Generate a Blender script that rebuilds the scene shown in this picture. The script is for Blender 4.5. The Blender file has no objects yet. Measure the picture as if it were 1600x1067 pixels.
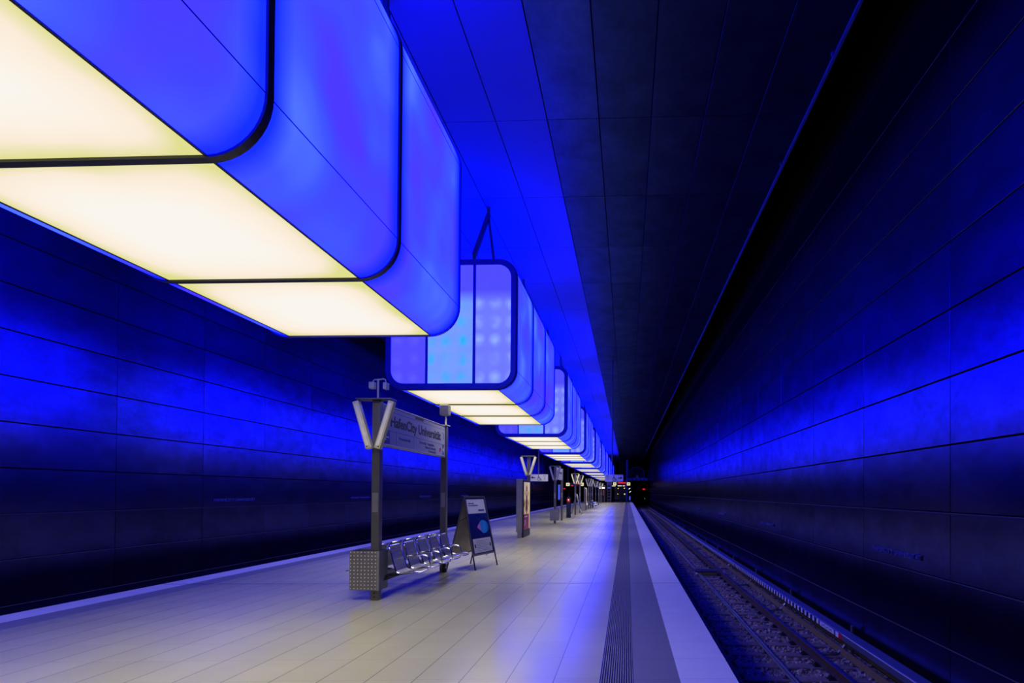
import bpy, bmesh, math, random
import numpy as np
from mathutils import Vector, Matrix

R = math.radians
random.seed(4)
sc = bpy.context.scene
COL = sc.collection

# ------------------------------------------------------------------ camera
F_PX, CX, CY = 880.0, 937.95, 760.1
YAW, PITCH, ROLL = -0.0474, 0.0108, -0.0061
cam = bpy.data.cameras.new('camera')
cam.sensor_width = 36.0
cam.lens = F_PX / 1600 * 36.0
cam.shift_x = (800 - CX) / 1600
cam.shift_y = (CY - 533.5) / 1600
cam.clip_start, cam.clip_end = 0.05, 400
co = bpy.data.objects.new('camera', cam)
COL.objects.link(co)


def rot_rows():
    c, s = math.cos(YAW), math.sin(YAW)
    m1 = Matrix(((c, -s, 0), (s, c, 0), (0, 0, 1)))
    c, s = math.cos(PITCH), math.sin(PITCH)
    m2 = Matrix(((1, 0, 0), (0, c, s), (0, -s, c)))
    c, s = math.cos(ROLL), math.sin(ROLL)
    m3 = Matrix(((c, 0, -s), (0, 1, 0), (s, 0, c)))
    return m3 @ m2 @ m1


M = rot_rows()
rot = Matrix((M[0], M[2], -M[1])).transposed()
co.matrix_world = Matrix.Translation((0, 0, 1.83)) @ rot.to_4x4()
sc.camera = co

# ------------------------------------------------------------------ world, exposure
w = bpy.data.worlds.new('world')
w.use_nodes = True
w.node_tree.nodes['Background'].inputs[0].default_value = (0.0, 0.0, 0.0, 1)
w.node_tree.nodes['Background'].inputs[1].default_value = 0.0
sc.world = w
vs = sc.view_settings
vs.view_transform = 'Standard'
vs.look = 'None'
vs.gamma = 1.0
vs.use_curve_mapping = False
vs.exposure = 0.0

BLUE = 7.5          # strength of the blue of the lamp containers
WARM = 3.5          # strength of the lamps in the container undersides


# ------------------------------------------------------------------ materials
def new_mat(name):
    m = bpy.data.materials.new(name)
    m.use_nodes = True
    nt = m.node_tree
    nt.nodes.clear()
    out = nt.nodes.new('ShaderNodeOutputMaterial')
    return m, nt, out


def N(nt, t, **kw):
    n = nt.nodes.new(t)
    for k, v in kw.items():
        setattr(n, k, v)
    return n


def setin(n, **kw):
    for k, v in kw.items():
        n.inputs[k.replace('_', ' ')].default_value = v
    return n


def mth(nt, op, a, b=None, c=None):
    n = nt.nodes.new('ShaderNodeMath')
    n.operation = op
    for i, v in enumerate((a, b, c)):
        if v is None:
            continue
        if isinstance(v, (int, float)):
            n.inputs[i].default_value = v
        else:
            nt.links.new(v, n.inputs[i])
    return n.outputs[0]


def ramp(nt, fac, stops, interp='LINEAR'):
    n = nt.nodes.new('ShaderNodeValToRGB')
    n.color_ramp.interpolation = interp
    el = n.color_ramp.elements
    while len(el) > 1:
        el.remove(el[-1])
    for i, (p, c) in enumerate(stops):
        e = el[0] if i == 0 else el.new(p)
        e.position = p
        e.color = (*c, 1) if len(c) == 3 else c
    nt.links.new(fac, n.inputs[0])
    return n.outputs[0]


def mixc(nt, fac, a, b):
    n = nt.nodes.new('ShaderNodeMix')
    n.data_type = 'RGBA'
    for i, v in ((0, fac), (6, a), (7, b)):
        if isinstance(v, (int, float)):
            n.inputs[i].default_value = v
        elif isinstance(v, tuple):
            n.inputs[i].default_value = (*v, 1)
        else:
            nt.links.new(v, n.inputs[i])
    return n.outputs[2]


def noise(nt, vec, scale, detail=3, rough=0.55):
    n = nt.nodes.new('ShaderNodeTexNoise')
    n.inputs['Scale'].default_value = scale
    n.inputs['Detail'].default_value = detail
    n.inputs['Roughness'].default_value = rough
    nt.links.new(vec, n.inputs['Vector'])
    return n.outputs['Fac']


def coords(nt):
    return nt.nodes.new('ShaderNodeTexCoord').outputs['Object']


def sep(nt, vec):
    n = nt.nodes.new('ShaderNodeSeparateXYZ')
    nt.links.new(vec, n.inputs[0])
    return n.outputs


def principled(nt, out, color, rough, metal=0.0, spec=0.5, bump=None, bstr=0.3):
    p = nt.nodes.new('ShaderNodeBsdfPrincipled')
    for k, v in (('Base Color', color), ('Roughness', rough), ('Metallic', metal), ('Specular IOR Level', spec)):
        if isinstance(v, (int, float)):
            p.inputs[k].default_value = v
        elif isinstance(v, tuple):
            p.inputs[k].default_value = (*v, 1)
        else:
            nt.links.new(v, p.inputs[k])
    if bump is not None:
        b = nt.nodes.new('ShaderNodeBump')
        b.inputs['Strength'].default_value = bstr
        b.inputs['Distance'].default_value = 0.01
        nt.links.new(bump, b.inputs['Height'])
        nt.links.new(b.outputs[0], p.inputs['Normal'])
    nt.links.new(p.outputs[0], out.inputs[0])
    return p


def simple(name, color, rough=0.5, metal=0.0, spec=0.5, var=0.12, scale=6.0):
    """plain material with a little worn mottling"""
    m, nt, out = new_mat(name)
    f = noise(nt, coords(nt), scale)
    a = tuple(c * (1 - var) for c in color)
    b = tuple(min(1, c * (1 + var)) for c in color)
    r = mth(nt, 'MULTIPLY_ADD', f, 0.15, rough - 0.07)
    principled(nt, out, ramp(nt, f, [(0.3, a), (0.7, b)]), r, metal, spec)
    return m


def emit(name, color, strength):
    m, nt, out = new_mat(name)
    e = nt.nodes.new('ShaderNodeEmission')
    e.inputs[0].default_value = (*color, 1)
    e.inputs[1].default_value = strength
    nt.links.new(e.outputs[0], out.inputs[0])
    return m


def steel_cladding(name, y0, z0, pl, ph, base, rough, axis='Z', metal=1.0):
    """dark oxidised steel sheets, each sheet a little different, with blotches"""
    m, nt, out = new_mat(name)
    c = coords(nt)
    s = sep(nt, c)
    a = mth(nt, 'FLOOR', mth(nt, 'DIVIDE', mth(nt, 'SUBTRACT', s['Y'], y0), pl))
    b = mth(nt, 'FLOOR', mth(nt, 'DIVIDE', mth(nt, 'SUBTRACT', s[axis], z0), ph))
    cb = nt.nodes.new('ShaderNodeCombineXYZ')
    nt.links.new(a, cb.inputs[0])
    nt.links.new(b, cb.inputs[1])
    wn = nt.nodes.new('ShaderNodeTexWhiteNoise')
    nt.links.new(cb.outputs[0], wn.inputs['Vector'])
    mp = nt.nodes.new('ShaderNodeMapping')
    mp.inputs['Scale'].default_value = (1, 0.8, 1.4)
    nt.links.new(c, mp.inputs['Vector'])
    vadd = nt.nodes.new('ShaderNodeVectorMath')
    vadd.operation = 'ADD'
    nt.links.new(mp.outputs[0], vadd.inputs[0])
    sc3 = nt.nodes.new('ShaderNodeVectorMath')
    sc3.operation = 'SCALE'
    sc3.inputs['Scale'].default_value = 17.0
    nt.links.new(cb.outputs[0], sc3.inputs[0])
    nt.links.new(sc3.outputs[0], vadd.inputs[1])
    n1 = noise(nt, vadd.outputs[0], 1.6, 6, 0.65)
    n2 = noise(nt, c, 9.0, 5, 0.7)
    v = mth(nt, 'MULTIPLY_ADD', wn.outputs['Value'], 0.22, 0.70)
    v = mth(nt, 'MULTIPLY', v, mth(nt, 'MULTIPLY_ADD', n1, 1.5, 0.30))
    v = mth(nt, 'MULTIPLY', v, mth(nt, 'MULTIPLY_ADD', n2, 0.5, 0.75))
    col = nt.nodes.new('ShaderNodeVectorMath')
    col.operation = 'SCALE'
    col.inputs[0].default_value = base
    nt.links.new(v, col.inputs['Scale'])
    r = mth(nt, 'MULTIPLY_ADD', n1, 0.03, rough)
    r = mth(nt, 'ADD', r, mth(nt, 'MULTIPLY', wn.outputs['Value'], 0.008))
    gl = nt.nodes.new('ShaderNodeBsdfAnisotropic')
    gl.distribution = 'BECKMANN'
    nt.links.new(col.outputs[0], gl.inputs['Color'])
    nt.links.new(r, gl.inputs['Roughness'])
    b_ = nt.nodes.new('ShaderNodeBump')
    b_.inputs['Strength'].default_value = 0.04
    b_.inputs['Distance'].default_value = 0.01
    nt.links.new(n2, b_.inputs['Height'])
    nt.links.new(b_.outputs[0], gl.inputs['Normal'])
    df = nt.nodes.new('ShaderNodeBsdfDiffuse')
    df.inputs[0].default_value = (0.007, 0.005, 0.007, 1)
    ad = nt.nodes.new('ShaderNodeAddShader')
    nt.links.new(gl.outputs[0], ad.inputs[0])
    nt.links.new(df.outputs[0], ad.inputs[1])
    nt.links.new(ad.outputs[0], out.inputs[0])
    return m


def floor_mat():
    """large pale stone tiles: thin joints, blotches"""
    m, nt, out = new_mat('platform_tiles')
    c = coords(nt)
    s = sep(nt, c)
    tx = mth(nt, 'FRACT', mth(nt, 'DIVIDE', mth(nt, 'ADD', s['X'], 0.252 + 45.0), 0.45))
    ysk = mth(nt, 'SUBTRACT', s['Y'], mth(nt, 'MULTIPLY', s['X'], 0.10))
    ty = mth(nt, 'FRACT', mth(nt, 'DIVIDE', mth(nt, 'ADD', ysk, 4.0 + 0.05), 0.69))
    jx = mth(nt, 'LESS_THAN', mth(nt, 'ABSOLUTE', mth(nt, 'SUBTRACT', tx, 0.5)), 0.4915)
    jy = mth(nt, 'LESS_THAN', mth(nt, 'ABSOLUTE', mth(nt, 'SUBTRACT', ty, 0.5)), 0.4965)
    tile = mth(nt, 'MULTIPLY', jx, jy)
    cb = nt.nodes.new('ShaderNodeCombineXYZ')
    nt.links.new(mth(nt, 'FLOOR', mth(nt, 'DIVIDE', mth(nt, 'ADD', s['X'], 45.252), 0.45)), cb.inputs[0])
    nt.links.new(mth(nt, 'FLOOR', mth(nt, 'DIVIDE', mth(nt, 'ADD', ysk, 4.05), 0.69)), cb.inputs[1])
    wn = nt.nodes.new('ShaderNodeTexWhiteNoise')
    nt.links.new(cb.outputs[0], wn.inputs['Vector'])
    n1 = noise(nt, c, 0.7, 5, 0.6)
    n2 = noise(nt, c, 60, 2, 0.6)
    v = mth(nt, 'MULTIPLY_ADD', n1, 0.25, 0.82)
    v = mth(nt, 'ADD', v, mth(nt, 'MULTIPLY_ADD', wn.outputs['Value'], 0.06, -0.03))
    v = mth(nt, 'ADD', v, mth(nt, 'MULTIPLY_ADD', n2, 0.12, -0.06))
    col = nt.nodes.new('ShaderNodeVectorMath')
    col.operation = 'SCALE'
    col.inputs[0].default_value = (0.57, 0.555, 0.325)
    nt.links.new(v, col.inputs['Scale'])
    cc = mixc(nt, jy, (0.36, 0.34, 0.26), col.outputs[0])
    cc = mixc(nt, jx, (0.16, 0.155, 0.13), cc)
    r = mth(nt, 'MULTIPLY_ADD', n1, 0.08, 0.17)
    principled(nt, out, cc, r, 0.0, 0.36, tile, 0.25)
    return m


def strip_mat(name, base, step, rough=0.4, off=0.0):
    """stone strip with cross joints"""
    m, nt, out = new_mat(name)
    c = coords(nt)
    s = sep(nt, c)
    ysk = mth(nt, 'SUBTRACT', s['Y'], mth(nt, 'MULTIPLY', s['X'], 0.10))
    ty = mth(nt, 'FRACT', mth(nt, 'DIVIDE', mth(nt, 'ADD', ysk, 40.0 + off), step))
    j = mth(nt, 'LESS_THAN', mth(nt, 'ABSOLUTE', mth(nt, 'SUBTRACT', ty, 0.5)), 0.4965)
    n1 = noise(nt, c, 3.0, 5, 0.6)
    n2 = noise(nt, c, 80, 2, 0.6)
    v = mth(nt, 'ADD', mth(nt, 'MULTIPLY_ADD', n1, 0.2, 0.85), mth(nt, 'MULTIPLY_ADD', n2, 0.2, -0.1))
    col = nt.nodes.new('ShaderNodeVectorMath')
    col.operation = 'SCALE'
    col.inputs[0].default_value = base
    nt.links.new(v, col.inputs['Scale'])
    cc = mixc(nt, j, tuple(x * 0.45 for x in base), col.outputs[0])
    principled(nt, out, cc, rough, 0.0, 0.45, j, 0.2)
    return m


def blue_panel_mat():
    """translucent container skin lit from inside by blue lamps"""
    m, nt, out = new_mat('lit_blue_skin')
    c = coords(nt)
    s = sep(nt, c)
    oi = nt.nodes.new('ShaderNodeObjectInfo')
    va = nt.nodes.new('ShaderNodeVectorMath')
    va.operation = 'ADD'
    nt.links.new(c, va.inputs[0])
    nt.links.new(oi.outputs['Location'], va.inputs[1])
    n1 = noise(nt, va.outputs[0], 0.75, 2, 0.5)
    n2 = noise(nt, va.outputs[0], 1.7, 3, 0.5)
    base = ramp(nt, n1, [(0.30, (0.078, 0.036, 1)), (0.42, (0.055, 0.06, 1)), (0.54, (0.05, 0.10, 1)), (0.68, (0.09, 0.20, 1))])
    base = mixc(nt, mth(nt, 'MULTIPLY', n2, 0.35), base, (0.055, 0.07, 1))
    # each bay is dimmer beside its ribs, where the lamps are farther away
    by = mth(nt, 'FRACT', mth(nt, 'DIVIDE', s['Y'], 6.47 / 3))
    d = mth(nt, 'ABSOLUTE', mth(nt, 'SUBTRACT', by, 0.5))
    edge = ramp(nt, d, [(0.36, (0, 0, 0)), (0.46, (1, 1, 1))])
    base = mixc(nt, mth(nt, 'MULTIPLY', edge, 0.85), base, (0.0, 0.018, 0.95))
    e = nt.nodes.new('ShaderNodeEmission')
    mul = nt.nodes.new('ShaderNodeMix')
    mul.data_type = 'RGBA'
    mul.blend_type = 'MULTIPLY'
    mul.inputs[0].default_value = 1
    nt.links.new(base, mul.inputs[6])
    mul.inputs[7].default_value = (1.0, 1.0, BLUE, 1)
    mul.clamp_result = False
    nt.links.new(mul.outputs[2], e.inputs[0])
    e.inputs[1].default_value = 1.0
    g = nt.nodes.new('ShaderNodeBsdfGlossy')
    g.inputs['Roughness'].default_value = 0.3
    g.inputs[0].default_value = (0.02, 0.02, 0.03, 1)
    a = nt.nodes.new('ShaderNodeAddShader')
    nt.links.new(e.outputs[0], a.inputs[0])
    nt.links.new(g.outputs[0], a.inputs[1])
    nt.links.new(a.outputs[0], out.inputs[0])
    return m


def pane_mat():
    """end pane with rows of lamps showing through the diffuser"""
    m, nt, out = new_mat('lit_end_pane')
    c = coords(nt)
    s = sep(nt, c)
    px = mth(nt, 'SUBTRACT', mth(nt, 'FRACT', mth(nt, 'DIVIDE', mth(nt, 'ADD', s['X'], 10.0), 0.36)), 0.5)
    pz = mth(nt, 'SUBTRACT', mth(nt, 'FRACT', mth(nt, 'DIVIDE', mth(nt, 'ADD', s['Z'], 10.05), 0.405)), 0.5)
    dist = mth(nt, 'SQRT', mth(nt, 'ADD', mth(nt, 'MULTIPLY', px, px), mth(nt, 'MULTIPLY', pz, pz)))
    n0 = noise(nt, c, 2.2, 2, 0.5)
    dot = ramp(nt, dist, [(0.06, (1, 1, 1)), (0.46, (0, 0, 0))])
    dot = mth(nt, 'MULTIPLY', dot, ramp(nt, n0, [(0.38, (0.15,) * 3), (0.6, (1, 1, 1))]))
    low = ramp(nt, mth(nt, 'DIVIDE', s['Z'], 2.88), [(0.66, (1, 1, 1)), (0.76, (0, 0, 0))])
    mid = mth(nt, 'LESS_THAN', mth(nt, 'ABSOLUTE', mth(nt, 'ADD', s['X'], 0.02)), 0.55)
    right = mth(nt, 'GREATER_THAN', s['X'], 0.53)
    base = mixc(nt, mid, (0.085, 0.065, 1), (0.20, 0.38, 1))
    base = mixc(nt, right, base, (0.18, 0.22, 1))
    base = mixc(nt, low, (0.08, 0.07, 1), base)
    dcol = mixc(nt, mid, (0.32, 0.48, 1), (0.0, 0.52, 1))
    left = mth(nt, 'LESS_THAN', s['X'], -0.57)
    amt = mth(nt, 'MULTIPLY', mth(nt, 'MULTIPLY', dot, low), mth(nt, 'MULTIPLY_ADD', left, -0.9, 1.0))
    base = mixc(nt, amt, base, dcol)
    n1 = noise(nt, c, 3.0, 3, 0.5)
    base = mixc(nt, mth(nt, 'MULTIPLY', n1, 0.35), base, (0.09, 0.10, 1))
    mul = nt.nodes.new('ShaderNodeMix')
    mul.data_type = 'RGBA'
    mul.blend_type = 'MULTIPLY'
    mul.inputs[0].default_value = 1
    nt.links.new(base, mul.inputs[6])
    mul.inputs[7].default_value = (1, 1, BLUE * 0.6, 1)
    e = nt.nodes.new('ShaderNodeEmission')
    nt.links.new(mul.outputs[2], e.inputs[0])
    nt.links.new(e.outputs[0], out.inputs[0])
    return m


def warm_panel_mat():
    """warm white luminous underside: brightest in the middle of each bay"""
    m, nt, out = new_mat('lit_warm_diffuser')
    c = coords(nt)
    s = sep(nt, c)
    oi = nt.nodes.new('ShaderNodeObjectInfo')
    va = nt.nodes.new('ShaderNodeVectorMath')
    va.operation = 'ADD'
    nt.links.new(c, va.inputs[0])
    nt.links.new(oi.outputs['Location'], va.inputs[1])
    by = mth(nt, 'FRACT', mth(nt, 'DIVIDE', s['Y'], 6.47 / 3))
    dy = mth(nt, 'MULTIPLY', mth(nt, 'ABSOLUTE', mth(nt, 'SUBTRACT', by, 0.5)), 2.0)
    dx = mth(nt, 'DIVIDE', mth(nt, 'ABSOLUTE', s['X']), 1.03)
    d4 = mth(nt, 'POWER', mth(nt, 'ADD', mth(nt, 'POWER', dx, 5.0), mth(nt, 'POWER', dy, 5.0)), 0.2)
    n1 = noise(nt, va.outputs[0], 0.9, 2, 0.5)
    d = mth(nt, 'ADD', d4, mth(nt, 'MULTIPLY_ADD', n1, 0.4, -0.21))
    col = ramp(nt, d, [(0.40, (0.92, 0.88, 0.82)), (0.66, (0.94, 0.85, 0.74)), (0.84, (0.92, 0.80, 0.65)), (0.94, (0.80, 0.74, 0.42)), (1.0, (0.72, 0.71, 0.27))])
    e = nt.nodes.new('ShaderNodeEmission')
    nt.links.new(col, e.inputs[0])
    e.inputs[1].default_value = 1.04
    nt.links.new(e.outputs[0], out.inputs[0])
    return m


def perforated_mat(name, base, pitch, radius, hole):
    m, nt, out = new_mat(name)
    c = coords(nt)
    s = sep(nt, c)
    px = mth(nt, 'SUBTRACT', mth(nt, 'FRACT', mth(nt, 'DIVIDE', mth(nt, 'ADD', s['X'], 10), pitch)), 0.5)
    pz = mth(nt, 'SUBTRACT', mth(nt, 'FRACT', mth(nt, 'DIVIDE', s['Z'], pitch)), 0.5)
    d = mth(nt, 'SQRT', mth(nt, 'ADD', mth(nt, 'MULTIPLY', px, px), mth(nt, 'MULTIPLY', pz, pz)))
    f = mth(nt, 'LESS_THAN', d, radius / pitch)
    principled(nt, out, mixc(nt, f, base, hole), 0.4, mth(nt, 'MULTIPLY_ADD', f, -0.8, 0.8), 0.5)
    return m


def stripe_cover_mat():
    """blue-grey plastic cover with white and black warning bars along one length"""
    m, nt, out = new_mat('rail_cover_plastic')
    c = coords(nt)
    s = sep(nt, c)
    face = mth(nt, 'LESS_THAN', s['X'], 3.9585 - 4.07)
    y = mth(nt, 'ADD', s['Y'], 60.0)
    fr = mth(nt, 'FRACT', mth(nt, 'DIVIDE', mth(nt, 'SUBTRACT', y, 11.84), 0.262))
    white = mth(nt, 'LESS_THAN', fr, 0.45)
    zone = mth(nt, 'MULTIPLY', mth(nt, 'GREATER_THAN', y, 11.84), mth(nt, 'LESS_THAN', y, 46.0))
    zone = mth(nt, 'MULTIPLY', zone, face)
    sc_ = mixc(nt, white, (0.01, 0.01, 0.012), (0.88, 0.88, 0.88))
    col = mixc(nt, zone, (0.10, 0.11, 0.16), sc_)
    principled(nt, out, col, 0.35, 0.0, 0.5)
    return m


def ad_poster_mat():
    """pale poster with a brown mirrored blot"""
    m, nt, out = new_mat('poster_print')
    c = coords(nt)
    s = sep(nt, c)
    cb = nt.nodes.new('ShaderNodeCombineXYZ')
    nt.links.new(mth(nt, 'ABSOLUTE', mth(nt, 'SUBTRACT', s['Y'], 0.03)), cb.inputs[0])
    nt.links.new(s['Z'], cb.inputs[1])
    n1 = noise(nt, cb.outputs[0], 2.4, 5, 0.6)
    cx = mth(nt, 'ABSOLUTE', mth(nt, 'SUBTRACT', s['Y'], 0.03))
    cz = mth(nt, 'ABSOLUTE', mth(nt, 'SUBTRACT', s['Z'], 1.38))
    g = mth(nt, 'SUBTRACT', n1, mth(nt, 'ADD', mth(nt, 'MULTIPLY', cx, 0.35), mth(nt, 'MULTIPLY', cz, 0.18)))
    col = ramp(nt, g, [(0.16, (0.62, 0.55, 0.46)), (0.30, (0.62, 0.45, 0.26)), (0.40, (0.22, 0.10, 0.03)), (0.5, (0.015, 0.01, 0.01))])
    p = principled(nt, out, col, 0.35, 0, 0.5)
    nt.links.new(col, p.inputs['Emission Color'])
    p.inputs['Emission Strength'].default_value = 0.5
    return m


def board_poster_mat():
    """dark blue poster picture: a bright many-coloured lens shape"""
    m, nt, out = new_mat('board_picture_print')
    c = coords(nt)
    uv = nt.nodes.new('ShaderNodeUVMap').outputs[0]
    s = sep(nt, uv)
    u, v = s['X'], s['Y']
    x = mth(nt, 'SUBTRACT', u, 0.66)
    y = mth(nt, 'SUBTRACT', v, 0.44)
    r = mth(nt, 'SQRT', mth(nt, 'ADD', mth(nt, 'MULTIPLY', x, x), mth(nt, 'MULTIPLY', y, mth(nt, 'MULTIPLY', y, 1.4))))
    cone = mth(nt, 'MULTIPLY', mth(nt, 'LESS_THAN', r, 0.33), mth(nt, 'GREATER_THAN', mth(nt, 'SUBTRACT', mth(nt, 'ADD', x, 0.30), mth(nt, 'ABSOLUTE', y)), 0.0))
    bands = ramp(nt, u, [(0.34, (0.25, 0.3, 0.2)), (0.42, (0.75, 0.12, 0.25)), (0.52, (0.3, 0.2, 0.5)), (0.60, (0.03, 0.22, 0.6)), (0.8, (0.02, 0.32, 0.62)), (0.97, (0.01, 0.1, 0.4))])
    n1 = noise(nt, uv, 6, 4, 0.6)
    bg = ramp(nt, n1, [(0.35, (0.003, 0.004, 0.016)), (0.6, (0.006, 0.015, 0.06)), (0.75, (0.015, 0.06, 0.10))])
    principled(nt, out, mixc(nt, cone, bg, bands), 0.3, 0, 0.5)
    return m


def ballast_mat():
    m, nt, out = new_mat('ballast_stone')
    c = coords(nt)
    n1 = noise(nt, c, 14, 2, 0.5)
    n2 = noise(nt, c, 1.2, 2, 0.5)
    col = ramp(nt, n1, [(0.3, (0.14, 0.105, 0.095)), (0.5, (0.32, 0.26, 0.24)), (0.7, (0.60, 0.54, 0.52))])
    col = mixc(nt, mth(nt, 'MULTIPLY', n2, 0.5), col, (0.16, 0.09, 0.06))
    principled(nt, out, col, 0.85, 0, 0.3)
    return m


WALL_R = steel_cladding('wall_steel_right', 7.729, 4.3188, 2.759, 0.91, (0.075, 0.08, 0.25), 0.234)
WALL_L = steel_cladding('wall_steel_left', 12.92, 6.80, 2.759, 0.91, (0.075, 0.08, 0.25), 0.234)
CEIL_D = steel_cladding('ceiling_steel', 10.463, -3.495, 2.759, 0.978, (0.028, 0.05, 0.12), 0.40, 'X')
CEIL_L = simple('ceiling_panel_glow_tint', (0.03, 0.035, 0.30), 0.6, 0.0, 0.4, 0.06, 0.8)  # pale panel type; blue light from the containers is put into its colour
BACKING = simple('backing_black', (0.006, 0.006, 0.007), 0.9, 0, 0.1)
GLINT = simple('glint_strip_metal', (0.16, 0.16, 0.18), 0.5, 0.2)  # for strips added along the low joints to catch light as glints
VOID = simple('void_black', (0.004, 0.004, 0.005), 0.95, 0, 0.05)
TILES = floor_mat()
EDGE_W = strip_mat('edge_stone_white', (0.84, 0.83, 0.82), 0.69, 0.42)
EDGE_D = strip_mat('edge_stone_dark', (0.26, 0.26, 0.27), 0.69, 0.45)
RIDGE = simple('guide_strip_stone', (0.30, 0.30, 0.32), 0.4)
GROOVE = simple('guide_strip_groove', (0.03, 0.03, 0.035), 0.7)
CONCRETE = simple('trench_concrete', (0.16, 0.15, 0.15), 0.85)
JOINT = simple('joint_metal', (0.85, 0.82, 0.74), 0.2, 1.0)
JOINT_D = simple('joint_dark', (0.10, 0.10, 0.11), 0.5)  # darker right-hand length of the joint strip
SKIN = blue_panel_mat()
TOPSKIN = emit('lit_top_skin', (0.0, 0.01, 1.0), BLUE * 1.9)
PANE = pane_mat()
WARMP = warm_panel_mat()
ENDFRAME = simple('end_frame_glow_tint', (0.02, 0.025, 0.5), 0.45, 0.1)  # blue glow of the neighbouring container is put into this colour
FRAME = simple('container_frame_steel', (0.045, 0.045, 0.055), 0.45, 0.3, 0.5)
SEAM = simple('container_seam', (0.012, 0.012, 0.03), 0.6)
HANGER = simple('hanger_steel', (0.12, 0.12, 0.14), 0.5, 0.4)
TRAY = simple('tray_glow_tint', (0.05, 0.06, 0.30), 0.45, 0.2)  # the blue light along the tray is put into its colour
STEEL_L = simple('letter_steel', (0.14, 0.14, 0.28), 0.5, 0.0)
STEEL = simple('brushed_steel', (0.42, 0.41, 0.40), 0.38, 0.85, 0.5, 0.08, 4)
STEEL_D = simple('painted_grey_steel', (0.19, 0.187, 0.18), 0.36, 0.8, 0.5, 0.06, 3)
CREAM = simple('lamp_housing_grey', (0.62, 0.60, 0.34), 0.4, 0.2, 0.5, 0.05, 3)
DIFF = simple('lamp_cover_cream', (0.85, 0.83, 0.58), 0.35)
CHROME = simple('polished_tube', (0.75, 0.75, 0.76), 0.16, 1.0, 0.5, 0.03, 3)
WIRE = simple('seat_wire', (0.45, 0.44, 0.44), 0.42, 1.0, 0.5, 0.05, 3)
DARK = simple('dark_metal', (0.03, 0.03, 0.035), 0.45, 0.3)
BLACK = simple('black_ink', (0.008, 0.008, 0.01), 0.5)
NAVY = simple('navy_paint', (0.006, 0.010, 0.04), 0.4)
SIGNW = simple('sign_white', (0.62, 0.63, 0.66), 0.4, 0, 0.5, 0.04, 2)
BOARD = simple('board_white_glow_tint', (0.30, 0.31, 0.46), 0.4, 0, 0.5, 0.04, 2)  # white board with the blue light on it put into the colour
SIGNB = simple('sign_blue', (0.02, 0.06, 0.30), 0.4)
INKB = simple('sign_blue_ink', (0.03, 0.06, 0.20), 0.5)
PINK = simple('sign_pink', (0.65, 0.05, 0.30), 0.5)
WHITE = simple('white_print', (0.85, 0.85, 0.86), 0.45)
RED = simple('red_paint', (0.75, 0.02, 0.015), 0.45)
MAGENTA = simple('magenta_print', (0.55, 0.03, 0.12), 0.4)
PERF = perforated_mat('bin_punched_steel', (0.30, 0.29, 0.28), 0.0605, 0.0095, (0.85, 0.83, 0.8))
BIN_S = simple('bin_steel', (0.20, 0.20, 0.20), 0.42, 0.7)
RUST = simple('rusty_rail', (0.085, 0.045, 0.032), 0.65, 0.3, 0.4, 0.3, 6)
RAILTOP = simple('polished_rail_top', (0.22, 0.21, 0.21), 0.33, 1.0)
SLEEPER = simple('sleeper_concrete', (0.20, 0.155, 0.14), 0.85, 0, 0.3, 0.25, 4)
WOOD = simple('ochre_board', (0.22, 0.15, 0.06), 0.7)
COVER = stripe_cover_mat()
STONE = ballast_mat()
ADPOST = ad_poster_mat()
CHEEK = simple('cheek_paint', (0.30, 0.29, 0.26), 0.5, 0.1)
BOARDPIC = board_poster_mat()
GLASS_D = simple('dark_glass', (0.012, 0.014, 0.02), 0.12, 0, 0.6)
LAMP_W = emit('lit_white', (1.0, 0.92, 0.78), 1.3)
LAMP_Y = emit('lit_yellow', (0.95, 0.80, 0.16), 1.0)
EXIT_Y = emit('lit_exit_sign', (0.85, 0.78, 0.45), 0.9)
LED_R = emit('lit_red', (1.0, 0.01, 0.01), 1.3)
LED_G = emit('lit_green', (0.0, 0.55, 0.20), 0.8)
SCREEN = emit('lit_blue_screen', (0.06, 0.10, 0.9), 0.9)
MESH_B = simple('beam_glow_tint', (0.16, 0.25, 0.9), 0.5, 0.2)  # blue light falling on beam and post is put into the colour


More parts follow.
